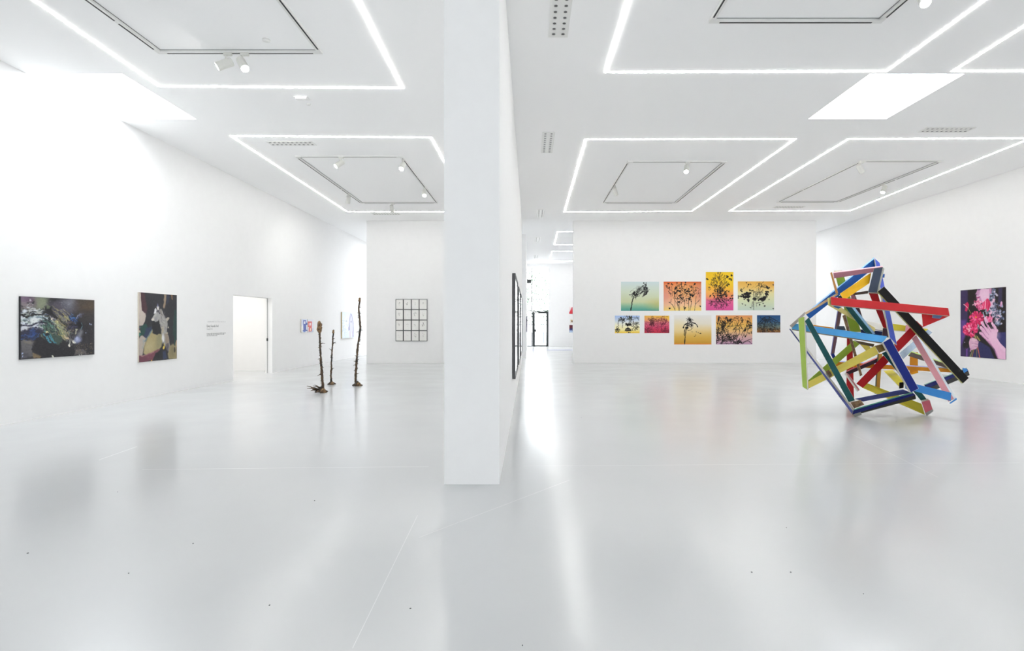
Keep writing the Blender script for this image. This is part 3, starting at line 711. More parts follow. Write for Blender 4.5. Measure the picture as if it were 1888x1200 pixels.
tag(o, 'upright dark painting with a pale grey long-necked form, on left wall', 'painting')

def paint_pump(blue):
    c = Canvas(44, 60, (236, 237, 240) if blue else (228, 230, 238), 3)
    if blue:
        c.poly([(0, 0), (1, 0), (1, .25), (.4, .3), (0, .6)], (205, 212, 232), 4)
        B = (62, 84, 170); c.poly([(.3, .08), (.78, .08), (.78, .25), (1, .28), (.98, .45), (.8, .45), (.82, .8), (1, .82), (1, .9), (.2, .9), (.34, .8)], B, 1.5)
        c.poly([(.42, .17), (.68, .16), (.68, .35), (.4, .36)], (222, 224, 230), 1.5); c.poly([(.86, .46), (.95, .46), (.95, .8), (.84, .8)], (232, 234, 240), 1.5); c.stroke([(.56, .5), (.56, .85)], 2, (90, 110, 160), .8)
        c.blob((.5, .93), 8, 3, (60, 100, 190), .8)
    else:
        R = (214, 96, 92); c.poly([(.02, .17), (.72, .17), (.7, .62), (.7, .95), (.12, .95), (.16, .6), (.02, .6)], R, 1.5)
        c.poly([(.2, .28), (.32, .28), (.32, .48), (.2, .48)], (236, 226, 226), 1.5); c.poly([(.42, .28), (.54, .28), (.54, .48), (.42, .48)], (236, 226, 226), 1.5)
        c.poly([(.4, .68), (.54, .68), (.52, .88), (.34, .88)], (236, 214, 190), 1.5); c.poly([(.05, .17), (.7, .17), (.7, .24), (.05, .24)], (200, 66, 70), 1.5)
        c.poly([(0, .95), (1, .9), (1, 1), (0, 1)], (200, 204, 220), 3); c.poly([(.72, .72), (1, .66), (1, .95), (.72, .95)], (196, 206, 224), 4)
    c.noise(20, 6); return c
o = left_wall_panel('painting', paint_pump(True), 555.6, 566.6, 588.3, 612.8, 0.03, [M['paint'], M['canvasedge']]); tag(o, 'small canvas of a blue petrol-pump shape on left wall past the doorway', 'painting', 'small pump canvases on the left wall')
o = left_wall_panel('painting', paint_pump(False), 567.6, 577.9, 588.6, 612.6, 0.03, [M['paint'], M['canvasedge']]); tag(o, 'small canvas of a red block shape on left wall beside the blue one', 'painting', 'small pump canvases on the left wall')
def paint_hands():
    c = Canvas(70, 100, (222, 234, 240), 8); c.vgrad([(0, (220, 234, 238)), (.5, (234, 237, 241)), (1, (216, 230, 238))])
    c.poly([(.62, .12), (.72, .02), (.8, .1), (.92, .35), (.94, .7), (.9, .98), (.84, .98), (.8, .7), (.74, .98), (.62, .98), (.6, .7), (.5, .68), (.54, .4)], (206, 206, 226), 5)
    c.stroke([(.56, .65), (.56, .4), (.66, .12), (.72, .04)], 4, (150, 148, 190), .8); c.stroke([(.92, .95), (.95, .6), (.9, .35), (.78, .08)], 4, (140, 140, 184), .8); c.poly([(.5, .6), (.6, .45), (.62, .68), (.52, .72)], (150, 148, 188), 4)
    c.stroke([(.72, .3), (.72, .95)], 2.5, (236, 230, 236), .9); c.blob((.74, .36), 3, 4, (140, 140, 170), .8); c.stroke([(.62, .75), (.64, .98)], 3, (214, 170, 180), .7); c.stroke([(.85, .75), (.86, .98)], 3, (180, 150, 186), .7)
    c.scribble(.24, .55, .18, .38, 40, 5, 1.4, (198, 212, 224), 1.2, .7); c.blob((.35, .34), 4, 1.6, (150, 150, 176), .8); c.blob((.15, .33), 3, 1.2, (170, 170, 190), .7)
    return c
o = left_wall_panel('painting', paint_hands(), 631, 652.8, 575.3, 624, 0.05, [M['paint'], mat('tan canvas edge', rgb(190, 172, 136), 0.8)]); tag(o, 'pale blue painting of lilac raised hands at far end of left wall', 'painting')

# ---- nine prints on the back wall
def back_panel(name, cv, u0, u1, v0, v1, thick, mats, Y=None):
    Y = Y or YB - thick - 0.001
    a = P(u0, v0, Y); b = P(u1, v1, Y)
    return art_mesh(name, cv, a, (b.x - a.x, 0, 0), (0, 0, b.z - a.z), thick, mats, (0, -1, 0))
def stems(c, q, w=2.0, col=INK): c.stroke(q, w, col)
def pr_a():
    c = Canvas(140, 106, (0, 0, 0), 21); c.vgrad([(0, (206, 221, 223)), (.35, (209, 220, 200)), (.7, (204, 210, 168)), (.82, (150, 192, 160)), (1, (80, 158, 148))])
    c.blob((1, .78), 36, 16, (196, 186, 110), .6, 1.4)
    stems(c, [(.255, 1), (.28, .78), (.31, .6), (.33, .5)], 3.2); stems(c, [(.27, 1), (.3, .7), (.34, .5)], 1.2)
    c.hairs((.34, .47), (.66, .14), 62, 8, 20, 0.9, [INK], .9, .3); c.hairs((.35, .44), (.58, .12), 18, 2.5, 18, 1.3, [INK], 1, .2); c.hairs((.42, .48), (.68, .25), 18, 2.5, 16, 1.3, [INK], 1, .25)
    c.splats(.38, .43, .06, .06, 14, 1, 3, INK); c.splats(.64, .18, .05, .1, 16, .8, 2.4, INK); c.splats(.63, .05, .05, .03, 5, .8, 2, INK)
    for k in range(6): c.stroke([(.56 + .012 * k, .52 - .035 * k), (.63 + .012 * k, .47 - .035 * k), (.68 + .008 * k, .42 - .022 * k)], 2.2, INK)
    c.stroke([(.22, .45), (.3, .42), (.36, .4)], 2, INK); c.blob((.23, .45), 2.4, 1.5, INK); c.stroke([(.28, .53), (.31, .46)], 2, INK); c.stroke([(.39, .6), (.385, .52)], 2, INK); c.stroke([(.66, .4), (.72, .32)], 3.4, INK)
    return c
def pr_b():
    c = Canvas(140, 106, (0, 0, 0), 22); c.vgrad([(0, (218, 98, 52)), (.12, (228, 138, 88)), (.5, (234, 164, 124)), (.8, (240, 200, 152)), (1, (244, 214, 120))])
    c.blob((.55, .35), 40, 30, (236, 178, 112), .7, 1.4); c.blob((.05, .5), 18, 30, (224, 150, 140), .6, 1.4); c.blob((.97, .4), 14, 34, (214, 140, 130), .5, 1.4); c.blob((.45, .7), 40, 14, (240, 186, 160), .5, 1.4)
    for q in ([(.3, 1), (.3, .7), (.3, .45)], [(.14, .7), (.24, .8), (.31, 1)], [(.4, 1), (.38, .8), (.3, .64)], [(.42, 1), (.42, .75), (.47, .6), (.44, .4)], [(.55, 1), (.56, .8), (.56, .6)], [(.67, 1), (.66, .8), (.66, .6)], [(.7, 1), (.73, .8), (.74, .6)], [(.82, 1), (.84, .75), (.86, .5)], [(.84, .78), (.92, .68), (.95, .62)], [(.2, .6), (.2, .7), (.14, .72)], [(.36, .4), (.36, .7), (.4, .85)], [(.47, .75), (.52, .6), (.5, .4)], [(.23, .5), (.22, .15)], [(.47, .3), (.48, .08)], [(.36, .2), (.35, .03)]):
        c.stroke(q, 1.5, INK)
    c.splats(.55, .36, .42, .27, 46, 1.0, 2.8, INK); c.splats(.42, .3, .2, .14, 18, 1.3, 3.4, INK); c.splats(.7, .42, .2, .14, 16, 1.2, 3.2, INK); c.scribble(.55, .38, .4, .28, 40, 4, 0.9, INK)
    c.splats(.55, .66, .2, .12, 16, 1, 2.6, INK); c.splats(.55, .9, .03, .05, 5, 1, 2.2, INK)
    for p in ((.08, .16), (.1, .19), (.14, .21), (.22, .1), (.35, .04), (.46, .06), (.58, .02), (.56, .1), (.82, .1), (.75, .18), (.13, .07), (.16, .92), (.97, .85)): c.splats(p[0], p[1], .012, .012, 3, 1, 2.4, INK)
    return c
def pr_c():
    c = Canvas(104, 142, (0, 0, 0), 23); c.vgrad([(0, (234, 192, 44)), (.3, (240, 196, 52)), (.5, (240, 172, 76)), (.62, (236, 146, 96)), (.75, (226, 104, 148)), (1, (216, 84, 150))])
    c.blob((.85, .2), 20, 30, (240, 206, 50), .7, 1.3); c.blob((.15, .55), 18, 18, (242, 184, 90), .5, 1.3)
    G = c.rng
    for _ in range(170):
        a = G.uniform(-1.2, 1.0); r = G.uniform(.05, .62); L = G.uniform(.02, .08); x = .5 + r * math.sin(a) * .62; y = .62 - r * math.cos(a) * .95
        d = (math.sin(a) * L, -math.cos(a) * L); c.stroke([(x, y), (x + d[0] + G.normal(0, .012), y + d[1])], G.uniform(.8, 2.2), INK, .9)
    for _ in range(150):
        a = G.uniform(1.9, 4.4); r = G.uniform(.04, .4); L = G.uniform(.02, .06); x = .5 + r * math.sin(a) * 1.1; y = .62 - r * math.cos(a) * .85
        c.stroke([(x, y), (x + math.sin(a) * L + G.normal(0, .02), y - math.cos(a) * L * .6 + G.normal(0, .01))], G.uniform(.8, 2), INK, .9)
    c.splats(.5, .55, .3, .2, 40, .8, 2.4, INK); c.scribble(.5, .74, .42, .15, 34, 3.4, 0.9, INK); c.scribble(.42, .35, .26, .28, 34, 3.4, 0.9, INK)
    for p in ((.78, .12), (.8, .1), (.75, .14), (.91, .09), (.85, .18), (.92, .2), (.78, .35), (.83, .32), (.12, .4), (.84, .51), (.95, .62), (.88, .69), (.97, .7), (.04, .18), (.14, .62), (.75, .64), (.7, .5)): c.splats(p[0], p[1], .015, .01, 4, 1, 2.6, INK)
    c.hairs((.45, .62), (.75, .58), 14, 2, 10, 3, [INK], 1, .5); return c
def pr_d():
    c = Canvas(136, 108, (0, 0, 0), 24); c.vgrad([(0, (232, 178, 84)), (.2, (234, 192, 106)), (.42, (226, 218, 164)), (.7, (212, 220, 184)), (1, (196, 212, 200))])
    c.blob((.95, .05), 26, 12, (226, 160, 70), .6, 1.3)
    c.stroke([(.435, .3), (.436, .7), (.438, 1)], 2, INK); c.hairs((.46, .62), (.66, .08), 56, 8, 13, 1.0, [INK, (90, 80, 60)], .85, .35)
    c.splats(.2, .5, .1, .07, 40, 1.6, 4, INK); c.splats(.3, .46, .06, .08, 20, 1.5, 3.6, INK); c.splats(.3, .65, .03, .04, 10, 1.2, 3, INK); c.splats(.46, .6, .03, .05, 12, 1.2, 3, INK)
    c.splats(.65, .62, .09, .03, 26, 1.6, 3.6, INK); c.splats(.76, .56, .06, .03, 14, 1.4, 3, INK); c.splats(.8, .42, .03, .07, 16, 1.4, 3.2, INK); c.splats(.83, .22, .04, .03, 12, 1.4, 3, INK); c.stroke([(.72, .22), (.82, .22)], 2, INK)
    c.stroke([(.1, .26), (.08, .32), (.12, .36)], 4, INK); c.stroke([(.12, .3), (.18, .21)], 1.6, INK); c.stroke([(.52, .75), (.66, .72), (.72, .66)], 2, INK); c.stroke([(.5, .7), (.52, .88)], 1.4, INK); c.stroke([(.4, .7), (.39, .88)], 2, INK)
    for p in ((.24, .05), (.27, .15), (.3, .12), (.92, .32), (.98, .12), (.13, .78), (.2, .82), (.35, .9), (.6, .82), (.7, .76), (.74, .84), (.86, .62), (.97, .94), (.33, .3), (.38, .32), (.02, .5), (.02, .57), (.18, .62), (.36, .11)): c.splats(p[0], p[1], .012, .012, 3, .8, 2.2, INK)
    c.scribble(.66, .14, .08, .08, 12, 3.5, 1.0, INK); c.scribble(.6, .42, .12, .12, 20, 3.5, 0.9, INK); return c
def pr_e():
    c = Canvas(104, 72, (0, 0, 0), 25); c.vgrad([(0, (164, 192, 236)), (.3, (214, 224, 236)), (.5, (244, 242, 222)), (.82, (248, 236, 170)), (.95, (246, 216, 90)), (1, (240, 190, 70))])
    D = (44, 42, 40)
    c.scribble(.6, .09, .13, .05, 22, 3, 1.6, D); c.scribble(.58, .24, .13, .05, 18, 3, 1.3, (80, 84, 80)); c.splats(.54, .5, .11, .05, 26, 1.2, 3, D); c.scribble(.82, .47, .13, .04, 20, 3, 1.2, (80, 80, 70)); c.scribble(.82, .63, .13, .05, 18, 3, 1.3, (90, 84, 60))
    c.poly([(.4, .88), (.43, .74), (.53, .66), (.62, .74), (.67, .88)], D, 2); c.stroke([(.46, .82), (.52, .78), (.6, .8)], 2, (150, 140, 120))
    c.scribble(.32, .3, .05, .1, 16, 3, 1.3, D); c.stroke([(.32, .4), (.3, .7)], 1.8, D); c.scribble(.2, .2, .05, .08, 9, 3, 1.3, D); c.stroke([(.14, .3), (.12, .5), (.16, .58)], 2, D); c.blob((.25, .12), 3, 3, D)
    c.scribble(.11, .8, .045, .09, 18, 3, 1.6, D); c.scribble(.87, .12, .07, .02, 8, 3, 1.4, (90, 100, 120)); c.splats(.55, .95, .08, .03, 6, 1, 2, D); c.splats(.74, .8, .08, .06, 8, 1, 2, D); c.splats(.12, .98, .02, .02, 2, 1, 2, D)
    return c
def pr_f():
    c = Canvas(104, 72, (0, 0, 0), 26); c.vgrad([(0, (236, 186, 84)), (.22, (234, 166, 104)), (.42, (222, 112, 130)), (.7, (212, 72, 108)), (1, (204, 52, 70))])
    c.poly([(.4, 0), (1, 0), (1, .3), (.75, .1)], (238, 190, 80), 8)
    D = (110, 44, 62); c.scribble(.5, .55, .48, .34, 70, 4, 0.9, D, .7, .8); c.scribble(.3, .35, .12, .14, 26, 4, 1.3, (70, 40, 44)); c.scribble(.14, .85, .07, .14, 22, 4, 1.5, D); c.scribble(.78, .9, .2, .08, 24, 4, 1.5, D); c.scribble(.7, .35, .25, .14, 30, 5, 1.2, D)
    c.stroke([(.29, .16), (.27, .08), (.31, .03), (.36, .06), (.34, .15), (.3, .17)], 1.6, (110, 80, 40)); c.stroke([(.48, .1), (.7, .08), (.94, .06)], 2.2, (150, 110, 40), .9)
    c.stroke([(.62, .15), (.78, .18), (.9, .26), (.97, .42)], 1.6, D); c.splats(.3, .48, .05, .03, 8, 1, 2.4, D); return c
def pr_g():
    c = Canvas(140, 106, (0, 0, 0), 27); c.vgrad([(0, (232, 230, 226)), (.3, (233, 226, 210)), (.5, (231, 208, 152)), (.75, (217, 176, 84)), (.94, (206, 156, 62)), (.97, (216, 144, 54)), (1, (222, 132, 50))])
    c.blob((.1, .42), 30, 20, (236, 216, 160), .6, 1.4)
    stems(c, [(.285, 1), (.29, .8), (.31, .6), (.33, .45)], 3); stems(c, [(.28, .7), (.29, .5), (.31, .4)], 2); c.stroke([(.26, .67), (.28, .5)], 1.4, INK)
    c.scribble(.415, .17, .045, .075, 44, 2.0, 0.8, INK, .7); c.splats(.42, .16, .03, .04, 8, .8, 1.8, INK); c.scribble(.38, .34, .05, .05, 22, 2.0, 0.9, INK); c.scribble(.47, .34, .035, .05, 18, 2.0, 0.9, INK)
    c.stroke([(.25, .41), (.28, .33), (.36, .27), (.46, .26), (.55, .27), (.6, .32), (.63, .4)], 3.2, INK); c.blob((.25, .42), 2.4, 3, INK); c.blob((.625, .39), 2.2, 3, INK); c.splats(.34, .43, .03, .03, 10, 1, 2.6, INK)
    c.stroke([(.36, .52), (.44, .51), (.47, .48)], 1.6, INK)
    for p in ((.49, .57), (.6, .57), (.64, .59), (.69, .62), (.72, .62), (.58, .68), (.55, .72)): c.splats(p[0], p[1], .006, .006, 2, .6, 1.4, INK)
    return c
def pr_h():
    c = Canvas(140, 108, (0, 0, 0), 28); c.vgrad([(0, (222, 150, 104)), (.1, (226, 160, 90)), (.35, (228, 182, 90)), (.55, (226, 184, 124)), (.72, (212, 170, 160)), (1, (188, 148, 180))])
    for q in ([(.02, .95), (.05, .7), (.06, .4), (.05, .1), (.1, .05), (.15, .12), (.12, .24), (.09, .35), (.08, .65), (.09, .9)], [(.03, .4), (.04, .7), (.02, .98)], [(.16, .55), (.2, .62), (.18, .8), (.16, .95)], [(.3, .55), (.33, .4), (.38, .28), (.42, .26)], [(.26, .6), (.3, .53), (.35, .6), (.33, .75)], [(.46, .5), (.52, .45), (.6, .3), (.64, .2), (.6, .12), (.55, .1)], [(.6, .4), (.68, .28), (.72, .2), (.68, .1)], [(.5, .62), (.56, .5), (.64, .46), (.72, .45)], [(.55, .72), (.6, .7), (.66, .6), (.64, .48)], [(.7, .7), (.74, .55), (.8, .47), (.78, .6), (.72, .78)], [(.82, .5), (.84, .3), (.88, .2), (.96, .26), (1, .3)], [(.84, .7), (.86, .52), (.92, .44), (1, .4)], [(.6, .95), (.75, .93), (.9, .88), (.96, .95), (1, .98)], [(.78, .9), (.9, .84), (1, .8)], [(.1, .95), (.3, .98), (.5, .95), (.62, .97)], [(.36, .8), (.46, .7), (.5, .76), (.6, .74)], [(.5, .1), (.55, .05), (.62, .06)]):
        c.stroke(q, 1.9, INK)
    c.blob((.08, .12), 3.5, 9, INK, 1, .5); c.splats(.37, .17, .06, .03, 16, 1.2, 3, INK); c.splats(.25, .1, .1, .03, 12, .8, 2, INK); c.splats(.2, .22, .06, .05, 12, .8, 2.2, INK); c.scribble(.2, .4, .07, .13, 26, 5, 1.7, INK, .6); c.splats(.2, .42, .03, .08, 10, 1, 2.6, INK)
    c.splats(.72, .16, .02, .06, 8, 1.2, 2.6, INK); c.splats(.88, .2, .02, .04, 6, 1.2, 2.6, INK); c.scribble(.92, .34, .07, .1, 22, 5, 1.5, INK); c.scribble(.42, .76, .14, .12, 40, 5, 1.4, INK); c.scribble(.22, .82, .1, .12, 30, 5, 1.5, INK); c.splats(.4, .8, .1, .08, 12, 1, 2.2, INK)
    c.splats(.8, .5, .015, .06, 6, 1, 2.6, INK); c.splats(.94, .62, .06, .02, 7, 1, 2.4, INK); c.scribble(.58, .93, .12, .04, 20, 4, 1.8, INK); c.splats(.12, .6, .02, .03, 6, 1, 2.6, INK); c.scribble(.5, .3, .2, .2, 26, 5, 1.1, INK, .6); c.splats(.8, .72, .02, .04, 5, 1, 2.2, INK); c.scribble(.06, .7, .05, .28, 18, 6, 1.4, INK, .4)
    return c
def pr_i():
    c = Canvas(96, 72, (0, 0, 0), 29); c.vgrad([(0, (42, 78, 128)), (.35, (54, 92, 134)), (.6, (88, 108, 112)), (.78, (124, 108, 82)), (.92, (150, 96, 52)), (1, (120, 76, 44))])
    D = (34, 38, 42); c.stroke([(.02, .58), (.12, .4), (.25, .22), (.38, .1), (.5, .09), (.62, .16), (.8, .3), (1, .48)], 2.6, D)
    c.stroke([(.1, .6), (.25, .36), (.4, .2), (.52, .2), (.7, .36), (.9, .46)], 1.6, D); c.scribble(.5, .62, .5, .3, 110, 5, 1.2, D, .7, .8); c.scribble(.5, .88, .48, .12, 50, 4, 1.4, (60, 44, 30)); c.scribble(.45, .35, .2, .16, 20, 5, 1.2, D)
    c.splats(.5, .92, .48, .07, 20, .7, 1.6, (196, 140, 80)); c.scribble(.5, .65, .45, .15, 30, 4, .8, (120, 140, 140)); return c
PR = [(pr_a, 1144.9, 1215, 519.4, 572.8, 'pale teal print of a single drooping ink flower on a stem, on back wall'),
      (pr_b, 1223.6, 1293, 519.2, 572.6, 'red-orange print of a cluster of black ink flowers, on back wall'),
      (pr_c, 1301.4, 1352.2, 501.4, 572.2, 'tall print fading from yellow to pink with dense black ink, on back wall'),
      (pr_d, 1360.4, 1427.1, 518.7, 572, 'print fading from orange to pale green with black ink blots, on back wall'),
      (pr_e, 1133.6, 1179.4, 581.9, 614.1, 'small print fading from blue to yellow with ink tree shapes, on back wall'),
      (pr_f, 1188.2, 1234, 581.9, 614, 'small print fading from orange to crimson with tangled lines, on back wall'),
      (pr_g, 1242.9, 1311.7, 581, 634.9, 'cream to ochre print of one ink flower with spread arms, on back wall'),
      (pr_h, 1320, 1387.1, 581.3, 634.8, 'orange and lilac print of winding black ink lines, on back wall'),
      (pr_i, 1395.7, 1438.8, 581, 613, 'small dark blue and brown print of a dome-shaped hill, on back wall')]
for fn, u0, u1, v0, v1, lb in PR:
    tag(back_panel('art_print', fn().warp(30, .8), u0, u1, v0, v1, 0.004, [M['ink'], M['paperedge']]), lb, 'print', 'nine unframed prints on the back wall')

# ---- portrait photograph on the right wall
def photo():
    c = Canvas(168, 224, (24, 20, 26), 31); c.H = homog([(42, 125), (712, 70), (727, 1150), (57, 1088)])
    c.noise(5, 3)
    c.poly([(42, 125), (150, 116), (155, 600), (120, 800), (110, 960), (50, 950)], (52, 40, 84), 6); c.poly([(55, 560), (130, 560), (120, 800), (60, 940)], (92, 62, 142), 14); c.poly([(57, 940), (200, 960), (200, 1100), (57, 1090)], (52, 38, 82), 4); c.poly([(135, 950), (160, 955), (160, 1096), (138, 1094)], (110, 70, 160), 5)
    c.poly([(600, 90), (660, 84), (660, 330), (600, 300)], (48, 42, 76), 8); c.poly([(320, 850), (720, 740), (727, 1150), (300, 1110), (200, 1096)], (40, 42, 90), 3); c.poly([(600, 745), (720, 742), (724, 990), (640, 900)], (52, 52, 108), 4)
    c.poly([(330, 690), (420, 820), (540, 950), (610, 1138), (560, 1132), (480, 960), (330, 870), (300, 820)], (18, 16, 20), 4)
    # face, neck
    P_ = (226, 178, 212); c.poly([(300, 104), (280, 140), (262, 178), (280, 200), (276, 230), (292, 262), (318, 290), (360, 310), (420, 290), (470, 240), (480, 100)], P_, 2.5)
    c.poly([(296, 104), (330, 102), (330, 170), (300, 215), (285, 195), (266, 180)], (176, 112, 164), 5, .8); c.blob((395, 190), 22, 22, (240, 206, 226), .7, 1.4); c.poly([(330, 210), (350, 260), (350, 300), (300, 270), (285, 240), (300, 230)], (190, 128, 172), 5, .7)
    c.stroke([(282, 232), (305, 228), (330, 222)], 4, (164, 60, 122)); c.stroke([(284, 242), (315, 240)], 3, (184, 90, 140)); c.stroke([(264, 178), (285, 190)], 2.4, (110, 60, 110)); c.poly([(300, 104), (340, 102), (332, 120), (305, 124)], (110, 70, 120), 3)
    c.poly([(470, 230), (550, 210), (560, 380), (590, 470), (470, 480), (430, 380)], (228, 190, 214), 4); c.poly([(460, 90), (500, 88), (500, 200), (480, 220)], (200, 140, 180), 4)
    # eucalyptus leaves
    G = c.rng; leaf = [(122, 134, 168), (74, 84, 116), (170, 180, 206), (52, 58, 84), (206, 200, 220), (96, 112, 140)]
    for (x, y, n, sp) in ((540, 140, 14, 34), (510, 210, 9, 26), (490, 270, 6, 20), (520, 380, 18, 40), (610, 440, 18, 36), (590, 540, 24, 48), (540, 480, 16, 40), (640, 350, 8, 24), (650, 520, 12, 36), (600, 610, 8, 28), (450, 440, 8, 24), (560, 320, 7, 22)):
        for _ in range(n):
            c.blob((x + G.normal(0, sp * .6), y + G.normal(0, sp * .6)), G.uniform(3, 6.5), G.uniform(1.6, 3.6), leaf[G.integers(6)], .95, .5, G.uniform(0, 3.1))
    c.hairs((560, 250), (580, 600), 20, 8, 26, 1.2, [(190, 180, 200), (60, 50, 70)], .8, .3); c.blob((645, 330), 4, 9, (206, 150, 196), .9, .5, .3); c.blob((650, 310), 3, 5, (226, 180, 212), .9)
    c.splats(.82, .42, .06, .05, 14, 1, 2.4, (232, 196, 214))
    # flowers
    def dahlia(x, y, r, a, b, n):
        for k in range(n):
            t = G.uniform(0, 6.28); q = math.sqrt(G.random()) * r
            px, py = x + q * math.cos(t), y + q * math.sin(t) * 1.02
            c.blob((px, py), G.uniform(3.4, 6.5), G.uniform(1.8, 3.2), [a, b, (236, 60, 122), (186, 20, 70), (246, 110, 160)][G.integers(5)], .95, .5, t)
    dahlia(285, 545, 100, (226, 36, 102), (206, 24, 84), 150); dahlia(192, 705, 100, (232, 40, 104), (210, 30, 88), 160)
    c.splats(.19, .58, .05, .05, 26, .8, 1.8, (246, 190, 206)); c.blob((275, 520), 3, 3, (240, 160, 60))
    c.poly([(110, 320), (150, 296), (168, 330), (165, 380), (140, 440), (112, 425), (120, 380)], (206, 30, 92), 2.5); c.stroke([(95, 330), (150, 380)], 3.5, (244, 190, 206)); c.stroke([(155, 380), (205, 470)], 2.6, (150, 150, 90))
    c.poly([(350, 330), (400, 280), (440, 238), (480, 280), (490, 340), (460, 420), (440, 440), (420, 400), (345, 415)], (226, 60, 110), 3); c.poly([(440, 250), (475, 290), (485, 350), (450, 430), (430, 330)], (206, 30, 84), 3); c.stroke([(412, 280), (405, 400)], 3.4, (246, 186, 206)); c.stroke([(380, 320), (360, 410)], 3, (244, 130, 170)); c.stroke([(450, 280), (445, 420)], 2, (240, 110, 150))
    for k in range(60): c.blob((G.normal(300, 26), G.normal(320, 24)), 3, 2, [(240, 150, 190), (226, 90, 140), (250, 200, 216)][G.integers(3)], .9, .5, G.uniform(0, 3))
    for k in range(30): c.blob((G.normal(325, 14), G.normal(380, 18)), 3, 2, [(240, 150, 190), (226, 90, 140), (210, 60, 120)][G.integers(3)], .9, .5, G.uniform(0, 3))
    for k in range(60): c.blob((G.normal(470, 22), G.normal(540, 28)), 3.4, 2, [(240, 120, 170), (226, 70, 130), (250, 180, 206)][G.integers(3)], .9, .5, G.uniform(0, 3))
    c.stroke([(380, 450), (400, 520), (420, 540)], 4, (170, 186, 200)); c.stroke([(425, 400), (425, 470)], 5, (150, 160, 170)); c.splats(.4, .54, .03, .03, 8, 1, 2.6, (150, 166, 170))
    # stems
    for q, col in (([(280, 790), (240, 990), (195, 1096)], (120, 132, 84)), ([(300, 800), (250, 1000), (225, 1098)], (150, 110, 70)), ([(290, 960), (296, 1106)], (104, 112, 84)), ([(305, 950), (340, 1112)], (190, 100, 84)), ([(260, 780), (270, 830)], (176, 170, 90)), ([(300, 800), (330, 860)], (176, 170, 90)), ([(320, 830), (340, 860)], (150, 140, 80)), ([(235, 980), (205, 1096)], (132, 140, 96))): c.stroke(q, 4, col)
    c.blob((140, 880), 11, 22, (16, 14, 18), 1, .4, .4); c.splats(.16, .8, .05, .08, 12, 1, 3, (30, 24, 32)); c.blob((115, 885), 2, 2, (170, 150, 180))
    # holding hand (lower left)
    Hh = (214, 168, 196); c.poly([(190, 830), (235, 818), (290, 840), (320, 880), (310, 950), (280, 985), (215, 1000), (190, 970), (176, 900)], Hh, 2.5)
    for yy in (868, 905, 940): c.stroke([(222, yy), (270, yy + 4), (312, yy + 14)], 1.6, (160, 104, 146), .8)
    c.blob((250, 860), 9, 5, (236, 200, 216), .7, 1); c.blob((240, 930), 9, 5, (232, 196, 214), .6, 1); c.stroke([(210, 980), (200, 1015)], 5, (190, 140, 176)); c.stroke([(225, 930), (240, 925)], 2, (236, 226, 236))
    # raised hand and arm
    A = (232, 182, 214); c.poly([(350, 660), (440, 700), (480, 700), (540, 690), (600, 730), (590, 820), (640, 900), (724, 985), (727, 1150), (612, 1136), (560, 990), (480, 900), (420, 850), (370, 800)], A, 2.5)
    for q, w in (([(410, 530), (440, 610), (480, 700)], 11), ([(365, 600), (400, 660), (450, 730)], 11), ([(350, 670), (390, 730), (440, 790)], 11), ([(338, 745), (380, 790), (440, 830)], 9), ([(515, 610), (550, 660), (590, 720)], 10)): c.stroke(q, w, A); 
    for q in ([(425, 590), (465, 680), (500, 740)], [(385, 660), (430, 730), (470, 780)], [(372, 735), (420, 800), (460, 840)], [(535, 660), (545, 700)], [(345, 770), (390, 820), (430, 850)]): c.stroke(q, 2.6, (176, 104, 158), .75)
    c.poly([(440, 610), (500, 690), (520, 690), (505, 620), (470, 600)], (34, 22, 36), 2.5); c.blob((530, 790), 18, 20, (240, 200, 224), .7, 1.4); c.poly([(420, 850), (480, 870), (600, 1060), (625, 1138), (600, 1130), (540, 990), (470, 910)], (196, 130, 178), 6, .7); c.poly([(600, 880), (724, 1010), (726, 1060), (640, 960)], (240, 204, 226), 8, .7)
    for p in ((408, 535), (362, 600), (352, 668), (514, 612)): c.blob(p, 3, 3, (246, 206, 224))
    c.warp(40, .6); c.noise(60, 4); return c
Xp = XR - 0.011
ya, yb = Xp * F / (1771 - XV), Xp * F / (1854.2 - XV)
zt = EYE + (YV - 535.3) / F * ya; zb = EYE + (YV - 656.6) / F * ya
o = art_mesh('photograph', photo(), (Xp, ya, zt), (0, yb - ya, 0), (0, 0, zb - zt), 0.01, [M['photo'], M['darkedge']], (-1, 0, 0))
tag(o, 'large colour photograph of hands holding pink flowers, on right wall', 'photograph')

